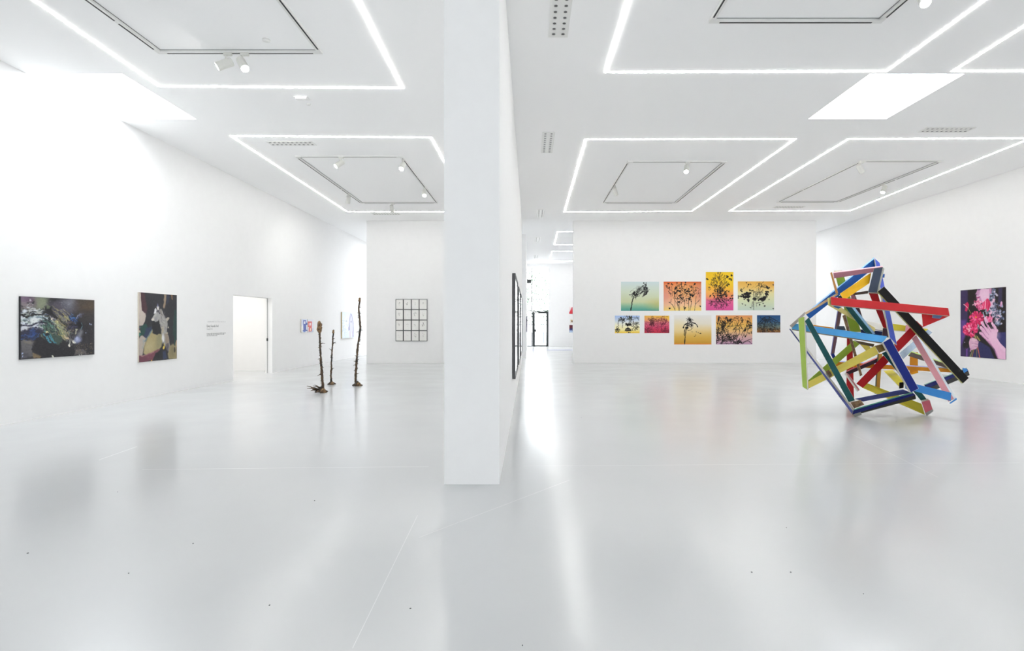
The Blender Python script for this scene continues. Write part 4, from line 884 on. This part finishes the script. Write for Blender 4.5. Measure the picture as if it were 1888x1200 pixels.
# ---- grid of sixteen framed drawings
def sketch(i, dark, n, cx, cy, r):
    c = Canvas(36, 46, (236, 235, 231), 100 + i, 1.0); c.noise(6, 1.5)
    col = (236 - dark, 234 - dark, 230 - dark); G = c.rng
    for k in range(n):
        a = G.uniform(0, 6.28); rr = r * G.uniform(.6, 1.1)
        c.blob((cx + rr * math.cos(a) * .9, cy + rr * math.sin(a)), G.uniform(.8, 2.0), G.uniform(.6, 1.3), col, .8, .6, a)
    c.blob((cx, cy + r * 1.3), 1.3, 1.0, col, .7); c.blob((cx - r * .3, cy + r * .35), 1.2, .8, col, .6)
    return c
UB = [729.4, 743.5, 758.3, 772.7, 787.7]; VB = [551.4, 570.5, 589.9, 609.3, 628.7]
SK = [('curved hairline sketch', 70, 9, .52, .45, .13), ('sketch with a dark hair tuft', 120, 9, .45, .42, .12), ('pale round face sketch', 40, 9, .48, .42, .12), ('tiny sketch set high on the sheet', 50, 6, .46, .34, .08),
      ('small oval head sketch', 70, 12, .48, .42, .12), ('nearly blank sheet', 14, 6, .5, .45, .12), ('dotted face sketch', 110, 10, .46, .4, .17), ('slanted faint face sketch', 60, 9, .5, .45, .15),
      ('short vertical smudge', 60, 10, .46, .42, .09), ('two faint marks', 45, 6, .5, .42, .14), ('narrow face sketch', 75, 7, .48, .42, .13), ('dark curly-haired face sketch', 175, 12, .46, .4, .17),
      ('sparse dots', 30, 6, .45, .5, .16), ('very pale smudge', 16, 7, .5, .4, .12), ('round outlined face sketch', 60, 16, .5, .45, .19), ('two eyes and a nose', 60, 6, .5, .4, .15)]
ORD = ['first', 'second', 'third', 'fourth']; ROW = ['top row', 'second row', 'third row', 'bottom row']
proto = None
Yd = YB - 0.034
for i in range(16):
    r_, k_ = divmod(i, 4); u0, u1, v0, v1 = UB[k_], UB[k_ + 1], VB[r_], VB[r_ + 1]
    a = P(u0 + .1, v0 + .1, Yd); b_ = P(u1 - .1, v1 - .1, Yd); cen = Vector(((a.x + b_.x) / 2, YB, (a.z + b_.z) / 2)); w2, h2 = (b_.x - a.x) / 2, (a.z - b_.z) / 2
    lb = 'black framed drawing, %s, %s, %s from left' % (SK[i][0], ROW[r_], ORD[k_])
    t = thing('framed_drawing', lb, 'framed drawing', cen, 'grid of sixteen framed drawings')
    b = MB(); f = 0.013; d0, d1 = -0.034, -0.004
    b.box(-w2, -w2 + f, d0, d1, -h2, h2); b.box(w2 - f, w2, d0, d1, -h2, h2); b.box(-w2 + f, w2 - f, d0, d1, h2 - f, h2); b.box(-w2 + f, w2 - f, d0, d1, -h2, -h2 + f)
    b.build('frame', M['black'], t)
    cv = sketch(i, *SK[i][1:])
    p = art_mesh('drawing_sheet', cv, (-w2 + f, d0 + 0.008, h2 - f), (2 * w2 - 2 * f, 0, 0), (0, 0, -2 * h2 + 2 * f), 0.012, [M['underglass'], M['paperedge']], (0, -1, 0)); p.parent = t

# ---- three tall frames on the partition
def tallframe(y0, y1, zb, zt, label):
    x0 = -0.28; t = thing('framed_picture', label, 'framed picture', (x0, (y0 + y1) / 2, (zb + zt) / 2), 'three tall frames on the partition')
    L, h = (y1 - y0) / 2, (zt - zb) / 2; d = 0.055; f = 0.035
    b = MB(); b.box(0.004, d, -L, -L + f, -h, h); b.box(0.004, d, L - f, L, -h, h); b.box(0.004, d, -L + f, L - f, h - f, h); b.box(0.004, d, -L + f, L - f, -h, -h + f)
    b.build('frame', M['framegrey'], t)
    b = MB(); b.box(0.008, d - 0.012, -L + f, L - f, -h + f, h - f); b.build('picture_under_glass', mat('pale sheet under glass', (0.75, 0.77, 0.76, 1), 0.5, coat=1.0), t)
def zof(v, Y): return EYE + (YV - v) / F * Y
tallframe(8.45, 10.5, zof(698.8, 8.45), zof(503.4, 8.45), 'charcoal framed picture on partition, nearest the pillar end')
tallframe(11.4, 13.45, zof(672.6, 11.4), zof(528, 11.4), 'charcoal framed picture on partition, middle of the three')
tallframe(14.36, 16.4, zof(656, 14.36), zof(541, 14.36), 'charcoal framed picture on partition, farthest from the pillar end')
# dark picture on the corridor wall, small pictures on the far wall
b = MB(); b.box(-0.148, -0.10, 25.2, 26.3, 1.07, 1.83); tag(b.build('painting', mat('dark violet paint', rgb(70, 52, 96), 0.5, noise=0.4, nscale=3)), 'dark violet painting edge-on on the corridor wall', 'painting')
def far_art(u0, u1, v0, v1, fn, lb):
    c = Canvas(40, 44, (230, 230, 230), 60); fn(c); tag(back_panel('painting', c, u0, u1, v0, v1, 0.03, [M['paint'], M['canvasedge']], YF - 0.031), lb, 'painting', 'small pictures on the far wall')
def fa(c): c.vgrad([(0, (226, 150, 160)), (.5, (220, 70, 84)), (1, (206, 40, 50))]); c.poly([(0, 0), (.3, 0), (.1, .6), (0, .8)], (240, 225, 228), 3)
def fb(c): c.vgrad([(0, (236, 234, 230)), (1, (226, 218, 206))]); c.blob((.3, .6), 7, 8, (120, 90, 60)); c.blob((.2, .4), 6, 5, (206, 180, 130))
def fc(c): c.vgrad([(0, (90, 26, 40)), (.45, (104, 30, 44)), (.55, (60, 60, 120)), (1, (90, 130, 190))]); c.scribble(.5, .7, .5, .25, 14, 6, 3, (40, 40, 90)); c.splats(.4, .8, .4, .15, 8, 2, 4, (180, 200, 226))
far_art(1049.6, 1064, 566, 578.5, fa, 'small red and white picture on far wall, top of the column of three')
far_art(1051.5, 1064, 587, 595.5, fb, 'small cream and brown picture on far wall, between red and blue ones')
far_art(1049.8, 1064, 599.2, 612.8, fc, 'small maroon and blue picture on far wall, lowest of the three')
b = MB(); x = tx(975.5, 32.9); b.box(x - .13, x + .13, 32.85, 32.95, zof(522, 32.9), zof(515.2, 32.9)); hs = thing('hanging_sign', 'small black square sign hanging before the tall corridor window', 'sign', (x, 32.9, zof(515, 32.9)))
b.build('sign_box', M['black'], hs, (x, 32.9, zof(515, 32.9)))
b = MB(); b.tube([(x, 32.9, zof(515.2, 32.9)), (x, 32.9, CEIL)], 0.008, 8); b.build('hanger', M['metalwhite'], hs, (x, 32.9, zof(515, 32.9)))
b = MB(); b.box(-0.14, 3.2, 29.2, 29.42, 0, 0.004); tag(b.build('joint_reflection', mat('lilac blue reflection', rgb(120, 128, 205), 0.5)), 'lilac-blue painted reflection across the corridor floor before the glass door', 'floor strip')  # blue light reflected at a floor joint, put in as a coloured strip

# ---- wall lettering
def text(body, size, loc, m, name, parent, sx=1.0, space=1.0):
    cu = bpy.data.curves.new(name, 'FONT'); cu.body = body; cu.size = size; cu.extrude = 0.0008; cu.space_character = space; cu.resolution_u = 2
    tmp = bpy.data.objects.new(name, cu); COL.objects.link(tmp); cu.materials.append(m)
    bpy.context.view_layer.update()
    me = bpy.data.meshes.new_from_object(tmp.evaluated_get(bpy.context.evaluated_depsgraph_get()))
    bpy.data.objects.remove(tmp)
    o = bpy.data.objects.new(name, me); COL.objects.link(o)
    o.parent = parent; o.location = loc; o.rotation_euler = (H90, 0, H90); o.scale = (sx, 1, 1)
    return o
wt = thing('wall_text', 'grey exhibition lettering on left wall just before the doorway', 'wall text', (XL, 12.54, 1.4))
text('oooooool  &  D o w o c o', 0.062, (0.002, 0.03, 0.125), M['vinyllight'], 'logo_line', wt, 1.0, 1.1)
text('Eamy Suuuda Dod', 0.088, (0.002, 0.0, 0.005 - 0.0), M['vinyl'], 'heading', wt, 0.72)
text('Graaay Pod', 0.06, (0.002, 0.0, -0.055), M['vinyllight'], 'subtitle', wt, 0.8)
for k, (s, zz) in enumerate((('lo mo uro nullo oruna mono uro coro mullo oruna nom', -0.155), ('uro mono nullo curo ru orum nallo mori coro nullo', -0.183), ('nom uro curo mullo coro non', -0.211))):
    text(s, 0.034, (0.002, 0.0, zz), M['vinyl'], 'paragraph_line', wt, 1.0)

# ---- three bronze stem sculptures
BK = mat('bark bronze', rgb(98, 76, 52), 0.55, noise=0.7, nscale=11, col2=rgb(28, 27, 23), bump=0.6)
BH = mat('golden bronze', rgb(150, 116, 74), 0.5, noise=0.6, nscale=30, col2=rgb(70, 52, 36), bump=0.6)
def stemsculpt(base, pts, rad, Y, headr, headh, basew, label, seed, spiky):
    rng = random.Random(seed); B = P(base[0], base[1], Y); B.z = 0
    t = thing('stem_sculpture', label, 'sculpture', B, 'thin bronze stem sculptures')
    q = [P(u, v, Y) for u, v in pts]
    # dense path
    path = []; 
    for i in range(len(q) - 1):
        n = max(2, int((q[i + 1] - q[i]).length / 0.035))
        for k in range(n): path.append(q[i].lerp(q[i + 1], k / n) + Vector((rng.uniform(-1, 1), rng.uniform(-1, 1), 0)) * 0.004)
    path.append(q[-1]); N = len(path)
    rr = [rad * .86 * (1.15 - 0.35 * i / N) * rng.uniform(.86, 1.16) for i in range(N)]
    b = MB(); b.tube(path, rr, 10, jit=0.2, rng=rng); b.build('stem', BK, t, B, smooth=True)
    # thorns and bark flakes
    for k in range(spiky):
        p = path[rng.randrange(4, N - 6)]; a = rng.uniform(0, 6.28); L = rng.uniform(0.05, 0.11); d = Vector((math.cos(a), math.sin(a) * .6, rng.uniform(-.2, .9))).normalized()
        b = MB(); b.tube([p, p + d * L * .5 + Vector((0, 0, .01)), p + d * L], [rad * .5, rad * .3, 0.003], 6); b.build('twig', BK, t, B, smooth=True)
    b = MB()
    for k in range(60):
        p = path[rng.randrange(2, N - 4)]; a = rng.uniform(0, 6.28); d = Vector((math.cos(a), math.sin(a), rng.uniform(-.3, .6)))
        b.tube([p, p + d * rad * rng.uniform(1.2, 1.9)], [rad * .45, rad * .15], 5)
    b.build('bark_flakes', BK, t, B)
    # bud
    top = path[-1]; dn = (path[-6] - path[-1]).normalized(); b = MB()
    prof = [(0, .25), (.12, .6), (.3, .75), (.45, .7), (.55, .95), (.7, 1), (.85, .8), (1, .35)]
    b.tube([top + dn * headh * f - dn * headh * .2 for f, r in prof], [headr * r for f, r in prof], 12, jit=0.22, rng=rng)
    for k in range(16):
        f = rng.uniform(.3, .9); a = rng.uniform(0, 6.28); c = top + dn * headh * (f - .2); d = Vector((math.cos(a), math.sin(a), .5)).normalized()
        b.tube([c, c + d * headr * 1.0, c + d * headr * 1.15 + Vector((0, 0, headr * .4))], [headr * .35, headr * .25, headr * .08], 6)
    b.build('bud', BH, t, B, smooth=True)
    # root foot
    b = MB(); hgt = basew * 0.55
    for k in range(26):
        a = rng.uniform(0, 6.28); L = basew * rng.uniform(.35, .75); d = Vector((math.cos(a), math.sin(a), 0)); s0 = Vector((B.x, B.y, hgt * rng.uniform(.5, 1.1)))
        b.tube([s0, s0 + d * L * .4 + Vector((0, 0, -s0.z * .4)), Vector((B.x, B.y, 0.012)) + d * L], [basew * .12, basew * .10, basew * .05], 6, jit=.2, rng=rng)
    b.build('root_foot', BK, t, B, smooth=True)
    b = MB(); off = Vector((basew * .25, -basew * .2, 0)); b.tube([B + off + Vector((0, 0, 0.0)), B + off + Vector((0, 0, hgt * .5)), B + off + Vector((0, 0, hgt * .85))], [basew * .3, basew * .27, basew * .12], 9, jit=.25, rng=rng)
    b.build('root_knob', BH, t, B, smooth=True)
    return t, B, rng
t, B, rng = stemsculpt((593, 722), [(596.5, 719), (595, 708), (593.6, 690), (591.8, 668), (590.3, 640), (589.6, 620), (589.3, 604), (588.8, 596)], 0.026, 11.3, 0.052, 0.27, 0.20, 'dark bronze stem sculpture with large bud and spiky root foot, nearest of three', 4, 10)
b = MB()
for k in range(16):
    a = rng.uniform(2.4, 4.2); L = rng.uniform(.08, .25); d = Vector((math.cos(a), math.sin(a), rng.uniform(.1, .7))); s0 = Vector((B.x + rng.uniform(-.12, .08), B.y, .05)); b.tube([s0, s0 + d * L * .6, s0 + d * L + Vector((0, 0, -.03))], [.018, .012, .004], 6)
b.build('root_spikes', BK, t, B, smooth=True)
stemsculpt((610.5, 707), [(610.6, 704), (610.4, 692), (611.2, 668), (612, 650), (613.2, 635), (614, 620), (614.8, 609)], 0.021, 12.75, 0.026, 0.1, 0.155, 'dark bronze stem sculpture with blunt tip, shortest of three', 7, 7)
stemsculpt((658.5, 710), [(656.5, 707), (655.6, 700), (656.2, 685), (657.5, 665), (658.8, 648), (661.2, 628), (663.8, 612), (664.2, 600), (662.3, 580), (661.6, 568), (663, 557), (663.4, 550)], 0.027, 12.5, 0.028, 0.12, 0.19, 'dark bronze stem sculpture with thorny twigs, tallest of three', 9, 12)

# ------------------------------------------------------------------ painted beam sculpture
paints = {}
def paintm(c, rough=0.38):
    k = (c, rough)
    if k not in paints:
        l = rgb(*c); paints[k] = mat('beam paint', l, rough + 0.12, 0.22, noise=0.10, nscale=5)
    return paints[k]
RED = (205, 52, 56); RED2 = (180, 26, 34); BLACK = (26, 26, 26); DBLUE = (26, 42, 122); LBLUE = (84, 164, 226); AZURE = (58, 130, 200)
LGREEN = (166, 192, 92); OGREEN = (150, 178, 66); TEAL = (32, 84, 86); LILAC = (88, 96, 158); NAVY = (14, 26, 96); YEL = (222, 204, 98); YEL2 = (206, 192, 64)
GOLD = (240, 186, 36); PALEY = (230, 218, 140); MAUVE = (160, 108, 120); PINK = (212, 150, 160); CORAL = (206, 104, 116); SLATE = (74, 84, 104); ROYAL = (38, 92, 172); PERI = (76, 94, 190)
ORANGE = (214, 140, 38); BROWN = (86, 74, 68); DMAUVE = (70, 52, 64); STEEL = (170, 192, 216); WHITE = (232, 230, 222); TAN = (206, 176, 140); OLIVE = (130, 106, 60)
SC = thing('beam_sculpture', 'large tangled sculpture of multicoloured painted beams standing on the floor', 'sculpture', (0, 0, 0))
_c = onfloor(1640, 745); SC.location = (_c.x, _c.y, 0)
def beam(label, quad, d1, d2, th, col, ext=None, side=None, rough=0.38, cap=None):
    """quad: end1 edge a, end2 edge a, end2 edge b, end1 edge b (photo pixels); depths at the two ends; th is the beam's thickness"""
    ds = [d1, d2, d2, d1]
    fr = [P(u, v, d) for (u, v), d in zip(quad, ds)]
    if ext:
        uc = sum(q[0] for q in quad) / 4; vc = sum(q[1] for q in quad) / 4; dc = sum(ds) / 4
        back = P(uc + ext[0], vc + ext[1], dc + th) - P(uc, vc, dc)
    else:
        back = (sum(fr, Vector()) / 4 - Vector((0, 0, EYE))).normalized() * th
    bk = [p + back for p in fr]
    for p in fr + bk: p.z = max(p.z, 0.002)
    cm = col if isinstance(col, bpy.types.Material) else paintm(col, rough)
    sm = M['raw'] if side is None else (side if isinstance(side, bpy.types.Material) else paintm(side))
    b = MB(); b.hexa(fr, bk, 0, 1, 0)
    o = b.build('beam', [cm, sm], SC, SC.location); o['label'] = label
    bv = o.modifiers.new('edge', 'BEVEL'); bv.width = 0.003; bv.segments = 1
    return o
B_ = beam
B_('long red beam', [(1531.5, 547.3), (1748.3, 568), (1751, 582.3), (1532, 562)], 7.85, 7.8, .10, RED, (0, 1.5))
B_('pale yellow end block', [(1525.6, 549.5), (1531.5, 548), (1532, 562), (1526.3, 561)], 7.86, 7.9, .1, PALEY)
B_('black beam', [(1630, 527.8), (1786.3, 696.7), (1775.5, 706.7), (1618.4, 537.3)], 8.2, 8.08, .09, BLACK, (-2, 1), (190, 190, 110), .6)
B_('dark blue beam', [(1628.2, 631.5), (1679.6, 723.8), (1694, 716.3), (1641.9, 623.5)], 7.86, 7.95, .16, DBLUE, (-4, -.5), WHITE)
B_('light blue beam', [(1465.5, 596.2), (1636.3, 620), (1627, 631.5), (1459, 606.5)], 8.55, 8.0, .12, LBLUE, (0, 2), OLIVE)
B_('light green upright beam', [(1471.6, 587.5), (1479.3, 713), (1488.6, 718.8), (1483, 583.5)], 8.25, 8.45, .1, LGREEN, (2.2, 0), WHITE)
B_('dark teal beam', [(1483.8, 592), (1564.6, 741.5), (1576.7, 738), (1491.3, 584.8)], 8.28, 8.34, .09, TEAL)
B_('lilac strut', [(1454.4, 606), (1571, 764.2), (1572.8, 757), (1457.6, 606)], 8.68, 8.39, .12, LILAC, (2.6, -2.2), WHITE)
B_('navy bottom beam', [(1573.4, 756.5), (1684, 724.4), (1688, 728), (1571.8, 764)], 8.36, 8.22, .12, NAVY, (2, 7), BLACK, .12)
B_('grey end block', [(1571.5, 764), (1587, 759.5), (1589, 764.5), (1576, 769.6)], 8.33, 8.31, .1, (120, 122, 118))
B_('green painted upper ledge', [(1574, 754), (1683, 722.4), (1684, 724.4), (1573.4, 756.8)], 8.37, 8.24, .03, (90, 160, 140))
B_('yellow beam', [(1489.4, 704), (1613, 637.5), (1620.3, 652), (1490, 716.5)], 8.82, 8.14, .1, YEL)
B_('brown raw end block', [(1612.8, 637.5), (1628.8, 633.6), (1633.6, 645.5), (1620.6, 650.6)], 8.1, 8.08, .12, OLIVE)
B_('raw block on the yellow beam', [(1522, 684.5), (1528.5, 681.6), (1534.5, 692.3), (1529.5, 695.5)], 8.55, 8.55, .06, M['wood'])
B_('olive green beam', [(1489, 702), (1573.7, 627.5), (1585.6, 633.8), (1492, 715)], 8.98, 9.05, .1, OGREEN)
B_('mauve top beam', [(1536, 503.3), (1627.5, 491.6), (1628, 499), (1537.6, 513.4)], 8.3, 8.25, .1, MAUVE, (0, -2.0), (226, 176, 186))
B_('slate grey beam', [(1611.4, 494.6), (1600.3, 538.6), (1617, 539.6), (1628, 492.4)], 8.22, 8.3, .1, SLATE, (2.8, 2.4), (176, 180, 170))
B_('golden yellow beam', [(1548.3, 541.5), (1606.3, 502.2), (1603, 522), (1556, 553.5)], 8.1, 8.32, .09, GOLD)
B_('grass green beam', [(1538.3, 500.5), (1567.8, 612), (1587.8, 612), (1553.2, 499.4)], 8.7, 8.95, .1, OGREEN, (-1, -2))
B_('royal blue beam', [(1612.3, 476.2), (1485.5, 579), (1493, 588), (1613, 493)], 8.8, 8.5, .1, ROYAL, (0, -2.5), (120, 176, 222))
B_('periwinkle beam', [(1612.5, 476), (1640.8, 622.5), (1654, 636.6), (1622, 484.6)], 8.72, 8.3, .1, PERI, (-2.6, 0), WHITE)
B_('steep red beam', [(1601.5, 540), (1628.3, 604), (1636.6, 606), (1618.6, 540.4)], 8.45, 8.75, .09, RED2)
B_('dark teal middle beam', [(1543.5, 547), (1594, 612.3), (1610, 616.3), (1552, 543)], 8.2, 8.6, .1, TEAL, (4.5, -1), (140, 186, 220))
B_('pale yellow sloping beam', [(1531.5, 555), (1613.8, 604.5), (1613, 611), (1526, 561.3)], 8.1, 9.0, .09, PALEY, (0, 1.2), (214, 196, 90))
B_('raw wooden stick', [(1553, 582), (1585.6, 694), (1590, 691.3), (1558.8, 580)], 8.5, 8.72, .05, M['wood'])
B_('red leg beam', [(1561.5, 597), (1560.3, 735), (1575, 738), (1571, 596)], 9.3, 10.1, .11, RED2)
B_('orange horizontal beam', [(1537, 666.5), (1756, 680), (1756, 686.8), (1537, 675)], 9.25, 9.0, .1, ORANGE, (0, -2.0), (150, 160, 214))
B_('pink beam', [(1680.8, 624.5), (1748.2, 741), (1759, 735), (1689.3, 617)], 8.42, 8.06, .1, PINK, (4, -.6), (222, 230, 240))
B_('azure blue beam', [(1668, 703), (1754, 724), (1753, 739.2), (1669, 716.5)], 8.2, 8.0, .09, AZURE)
B_('blue end cap', [(1763.3, 733), (1764.5, 736.5), (1752.5, 744.2), (1749.5, 743)], 8.02, 8.02, .08, AZURE)
B_('yellow bottom beam', [(1598, 706), (1699, 744), (1705.5, 765), (1588, 714)], 9.2, 8.45, .1, YEL2)
B_('yellow middle beam', [(1628.6, 683.5), (1657.8, 713), (1668, 703), (1646, 681.5)], 9.4, 8.8, .1, YEL2)
B_('coral pink foot beam', [(1698.6, 740.5), (1707, 765.5), (1720.5, 757.5), (1714.2, 737)], 8.32, 8.40, .1, CORAL)
B_('grey foot end', [(1706, 761), (1720.2, 754), (1720.8, 758), (1708, 767.5)], 8.385, 8.375, .1, (150, 152, 148))
B_('dark teal lower beam', [(1625.6, 651), (1699, 740), (1708.5, 735.5), (1640, 645)], 8.12, 8.3, .1, TEAL, (1, 1.5))
B_('slate lilac bottom beam', [(1576, 735), (1665, 717.6), (1680, 724.2), (1591, 740.2)], 8.6, 8.3, .1, LILAC)
B_('raw corner block', [(1568, 742), (1586.7, 737), (1593.7, 745.8), (1575, 753)], 8.42, 8.4, .08, M['wood'])
B_('navy right beam', [(1704, 710), (1783, 679), (1785.5, 684), (1711, 715.5)], 8.62, 8.9, .1, NAVY, (3, 7.5), BLACK, .12)
B_('pale top of the navy right beam', [(1703, 708.8), (1782, 677.6), (1783, 679), (1704.2, 710.4)], 8.62, 8.9, .03, (150, 190, 180))
B_('blue end of the navy right beam', [(1774, 678), (1782, 679.5), (1784.5, 683), (1777, 688)], 8.84, 8.86, .06, AZURE)
B_('silvery blue beam', [(1658, 651), (1711, 607), (1719, 613), (1665, 662)], 8.8, 9.15, .1, mat('silvery beam', rgb(186, 204, 224), 0.22, metal=0.6, noise=0.35, nscale=4))
B_('dark brown beam', [(1680, 649), (1750, 673), (1749, 680), (1674, 656)], 9.35, 8.95, .09, BROWN, (0, -2), LGREEN)
B_('orange upright beam', [(1677.5, 651), (1677, 692), (1692.5, 686), (1692.5, 649)], 9.6, 9.6, .1, ORANGE)
B_('white back beam', [(1590, 590), (1629, 597.5), (1628, 609), (1606, 606)], 9.55, 9.58, .1, WHITE, (0, 1.6), BROWN)
B_('yellow back beam', [(1629, 594), (1711, 606.5), (1713, 613), (1628.5, 608)], 9.6, 9.5, .1, YEL2, (0, 1.8), WHITE)
B_('pink piece of the back beam', [(1670, 599), (1682, 601), (1680, 612), (1668.6, 611)], 9.45, 9.45, .05, PINK)
B_('dark navy back beam', [(1585, 607), (1640, 612), (1642, 621), (1588, 616)], 9.35, 9.3, .09, (24, 34, 74))
B_('mauve strut', [(1545, 573), (1532.4, 654), (1538.2, 654), (1552, 575)], 9.2, 9.4, .08, (122, 92, 104), (-1.5, 0), LILAC)
B_('royal blue short piece', [(1532, 654), (1538, 667), (1545.5, 666), (1537, 650.5)], 9.3, 9.3, .08, (40, 60, 160))
B_('slate short piece', [(1543, 601), (1541, 608.5), (1560, 609), (1556.5, 601)], 9.15, 9.15, .08, SLATE)
B_('dark plum beam', [(1560, 686), (1621, 659), (1620, 667), (1563, 691.5)], 9.2, 9.05, .09, DMAUVE, (-.5, -2.2), (200, 84, 94))
B_('rose stick', [(1558.6, 687), (1582, 720), (1585.7, 718.6), (1563.2, 688)], 9.0, 8.75, .06, (190, 132, 138), (-2, 2), WHITE)
B_('ochre upright stick', [(1620, 652), (1614.5, 726), (1621.5, 726), (1627, 652)], 8.95, 9.1, .07, (206, 152, 66), (-2.2, 0), (60, 84, 60))
B_('ochre wooden stick at the top', [(1530.6, 503), (1540.8, 541.5), (1545.8, 541), (1534.2, 501.6)], 8.28, 8.26, .05, (186, 132, 76))
B_('raw tan stick', [(1484, 576.5), (1543, 540.3), (1546, 543), (1486, 580.2)], 8.34, 8.28, .06, TAN)
B_('raw silver end', [(1455.6, 600.5), (1484.5, 574.5), (1484, 580.5), (1460, 604.5)], 8.55, 8.36, .06, (170, 162, 160))
B_('brown crosspiece', [(1571, 540), (1600.5, 536), (1600.5, 541), (1573, 544.5)], 8.6, 8.5, .08, BROWN)
B_('plum back strut', [(1569, 545), (1583, 584), (1592, 590), (1577.5, 545)], 8.95, 9.0, .08, DMAUVE)
B_('rose back strut', [(1568.5, 543), (1569.5, 556), (1577, 556), (1577, 543)], 8.9, 8.9, .06, MAUVE)
B_('blue shoulder piece', [(1625.5, 505.5), (1625, 512), (1630.8, 512), (1631.5, 505)], 8.45, 8.45, .06, ROYAL)
B_('yellow underside beam', [(1584.5, 633.5), (1599.5, 650), (1612, 655), (1600, 632)], 8.7, 8.7, .08, YEL)
B_('dark wood underside', [(1574, 626.8), (1612.5, 634.5), (1610, 639.4), (1585.5, 634.4)], 8.45, 8.3, .08, (92, 76, 52))
B_('dark plum joint', [(1627.5, 605), (1626, 622), (1639, 622), (1636, 604)], 8.85, 8.85, .08, DMAUVE)
B_('dark block', [(1658, 705), (1657.6, 716.6), (1666, 715), (1666.6, 704)], 8.35, 8.35, .08, (52, 44, 44))
B_('blue underside piece', [(1532, 562.2), (1552.5, 566), (1546, 569.2), (1539, 566.5)], 7.98, 8.0, .05, (54, 110, 160))
B_('red diagonal beam', [(1578.5, 707.2), (1690, 591.5), (1702, 602.8), (1590.8, 715.2)], 8.62, 8.3, .1, RED2)
B_('red return beam', [(1699, 577), (1748, 580), (1750.4, 582.8), (1701.5, 603)], 8.0, 7.93, .05, (196, 40, 44))
B_('slate patch under the red beam', [(1719.5, 580), (1738, 582.4), (1732.5, 587.6), (1718.5, 586)], 7.9, 7.88, .02, (100, 116, 156))
B_('thin orange beam', [(1498, 598.6), (1537, 604), (1537, 608.5), (1498, 604)], 8.8, 8.8, .08, ORANGE)
B_('golden lower piece', [(1677, 688), (1693, 684), (1693, 687), (1682, 690.5)], 9.5, 9.5, .1, (232, 158, 30))
B_('raw clamp strip', [(1698.5, 738), (1712, 734.8), (1712.5, 737.5), (1699, 741)], 8.25, 8.25, .07, M['raw'])

# ------------------------------------------------------------------ outside the far window
def outdoors():
    b = MB(); b.box(-30, 30, YF + 0.3, 90, -0.25, -0.05); struct(b.build('pavement', mat('pale paving', (0.30, 0.30, 0.31, 1), 0.9, noise=0.1, nscale=2)))
    leaf = mat('leaf green', (0.075, 0.125, 0.08, 1), 0.6, noise=0.4, nscale=1.5); bark = mat('tree bark', (0.12, 0.09, 0.06, 1), 0.9)
    for i, (x, y, h, r, lb) in enumerate([(-0.9, 44, 8.0, 1.7, 'green street tree outside far window, behind the narrow pane'), (2.2, 49.5, 8.5, 2.2, 'green street tree outside far window, above the glass door'), (5.6, 56, 9, 2.4, 'green street tree outside, hidden beyond the window edge')]):
        rng = random.Random(40 + i); t = thing('street_tree', lb, 'tree', (x, y, -0.05), 'trees outside the window')
        b = MB(); b.tube([(x, y, -0.05), (x + .05, y, 1.4), (x, y, h * .55)], [.14, .11, .05], 8); b.build('trunk', bark, t, (x, y, -0.05))
        b = MB()
        for k in range(1500):
            v = Vector((rng.gauss(0, 1), rng.gauss(0, 1), rng.gauss(0, 1))).normalized() * (rng.random() ** .4)
            p = Vector((x + v.x * r, y + v.y * r, h * .54 + v.z * h * .46)); a = Vector((rng.uniform(-1, 1), rng.uniform(-1, 1), rng.uniform(-1, 1))).normalized() * .11; c = a.orthogonal().normalized() * .07
            b.face([p - a, p + c, p + a, p - c])
        b.build('foliage', leaf, t, (x, y, -0.05), recalc=False)
    t = thing('railing', 'blue-grey street railing outside the glass door', 'railing', (0, 41, -0.05)); post = mat('blue grey paint', (0.04, 0.055, 0.075, 1), 0.5)
    for k in range(9):
        x = -2 + k * 0.62; b = MB(); b.box(x, x + .06, 41, 41.06, -0.05, 1.55); b.build('post', post, t, (0, 41, -0.05))
    b = MB(); b.box(-2, 3.1, 41.01, 41.05, 1.35, 1.41); b.build('rail', post, t, (0, 41, -0.05))
outdoors()

# ------------------------------------------------------------------ world, camera, colour
W = bpy.data.worlds.new('World'); S.world = W; W.use_nodes = True
bg = W.node_tree.nodes['Background']; bg.inputs[0].default_value = (0.93, 0.97, 1.0, 1); bg.inputs[1].default_value = 3.5
cam = bpy.data.cameras.new('Camera'); co = bpy.data.objects.new('Camera', cam); COL.objects.link(co); S.camera = co
co.location = (0, 0, EYE); co.rotation_euler = (math.pi / 2, 0, 0)
cam.sensor_width = 36; cam.sensor_fit = 'HORIZONTAL'; cam.lens = F / 1888 * 36
cam.shift_x = (944 - XV) / 1888; cam.shift_y = (YV - 600) / 1888
cam.clip_end = 300
vs = S.view_settings; vs.view_transform = 'Standard'; vs.look = 'None'; vs.gamma = 1; vs.use_curve_mapping = False; vs.exposure = 2.02
S.cycles.use_denoising = True
S.cycles.max_bounces = 14; S.cycles.diffuse_bounces = 8; S.cycles.glossy_bounces = 6; S.cycles.transparent_max_bounces = 12
S.cycles.sample_clamp_indirect = 6.0
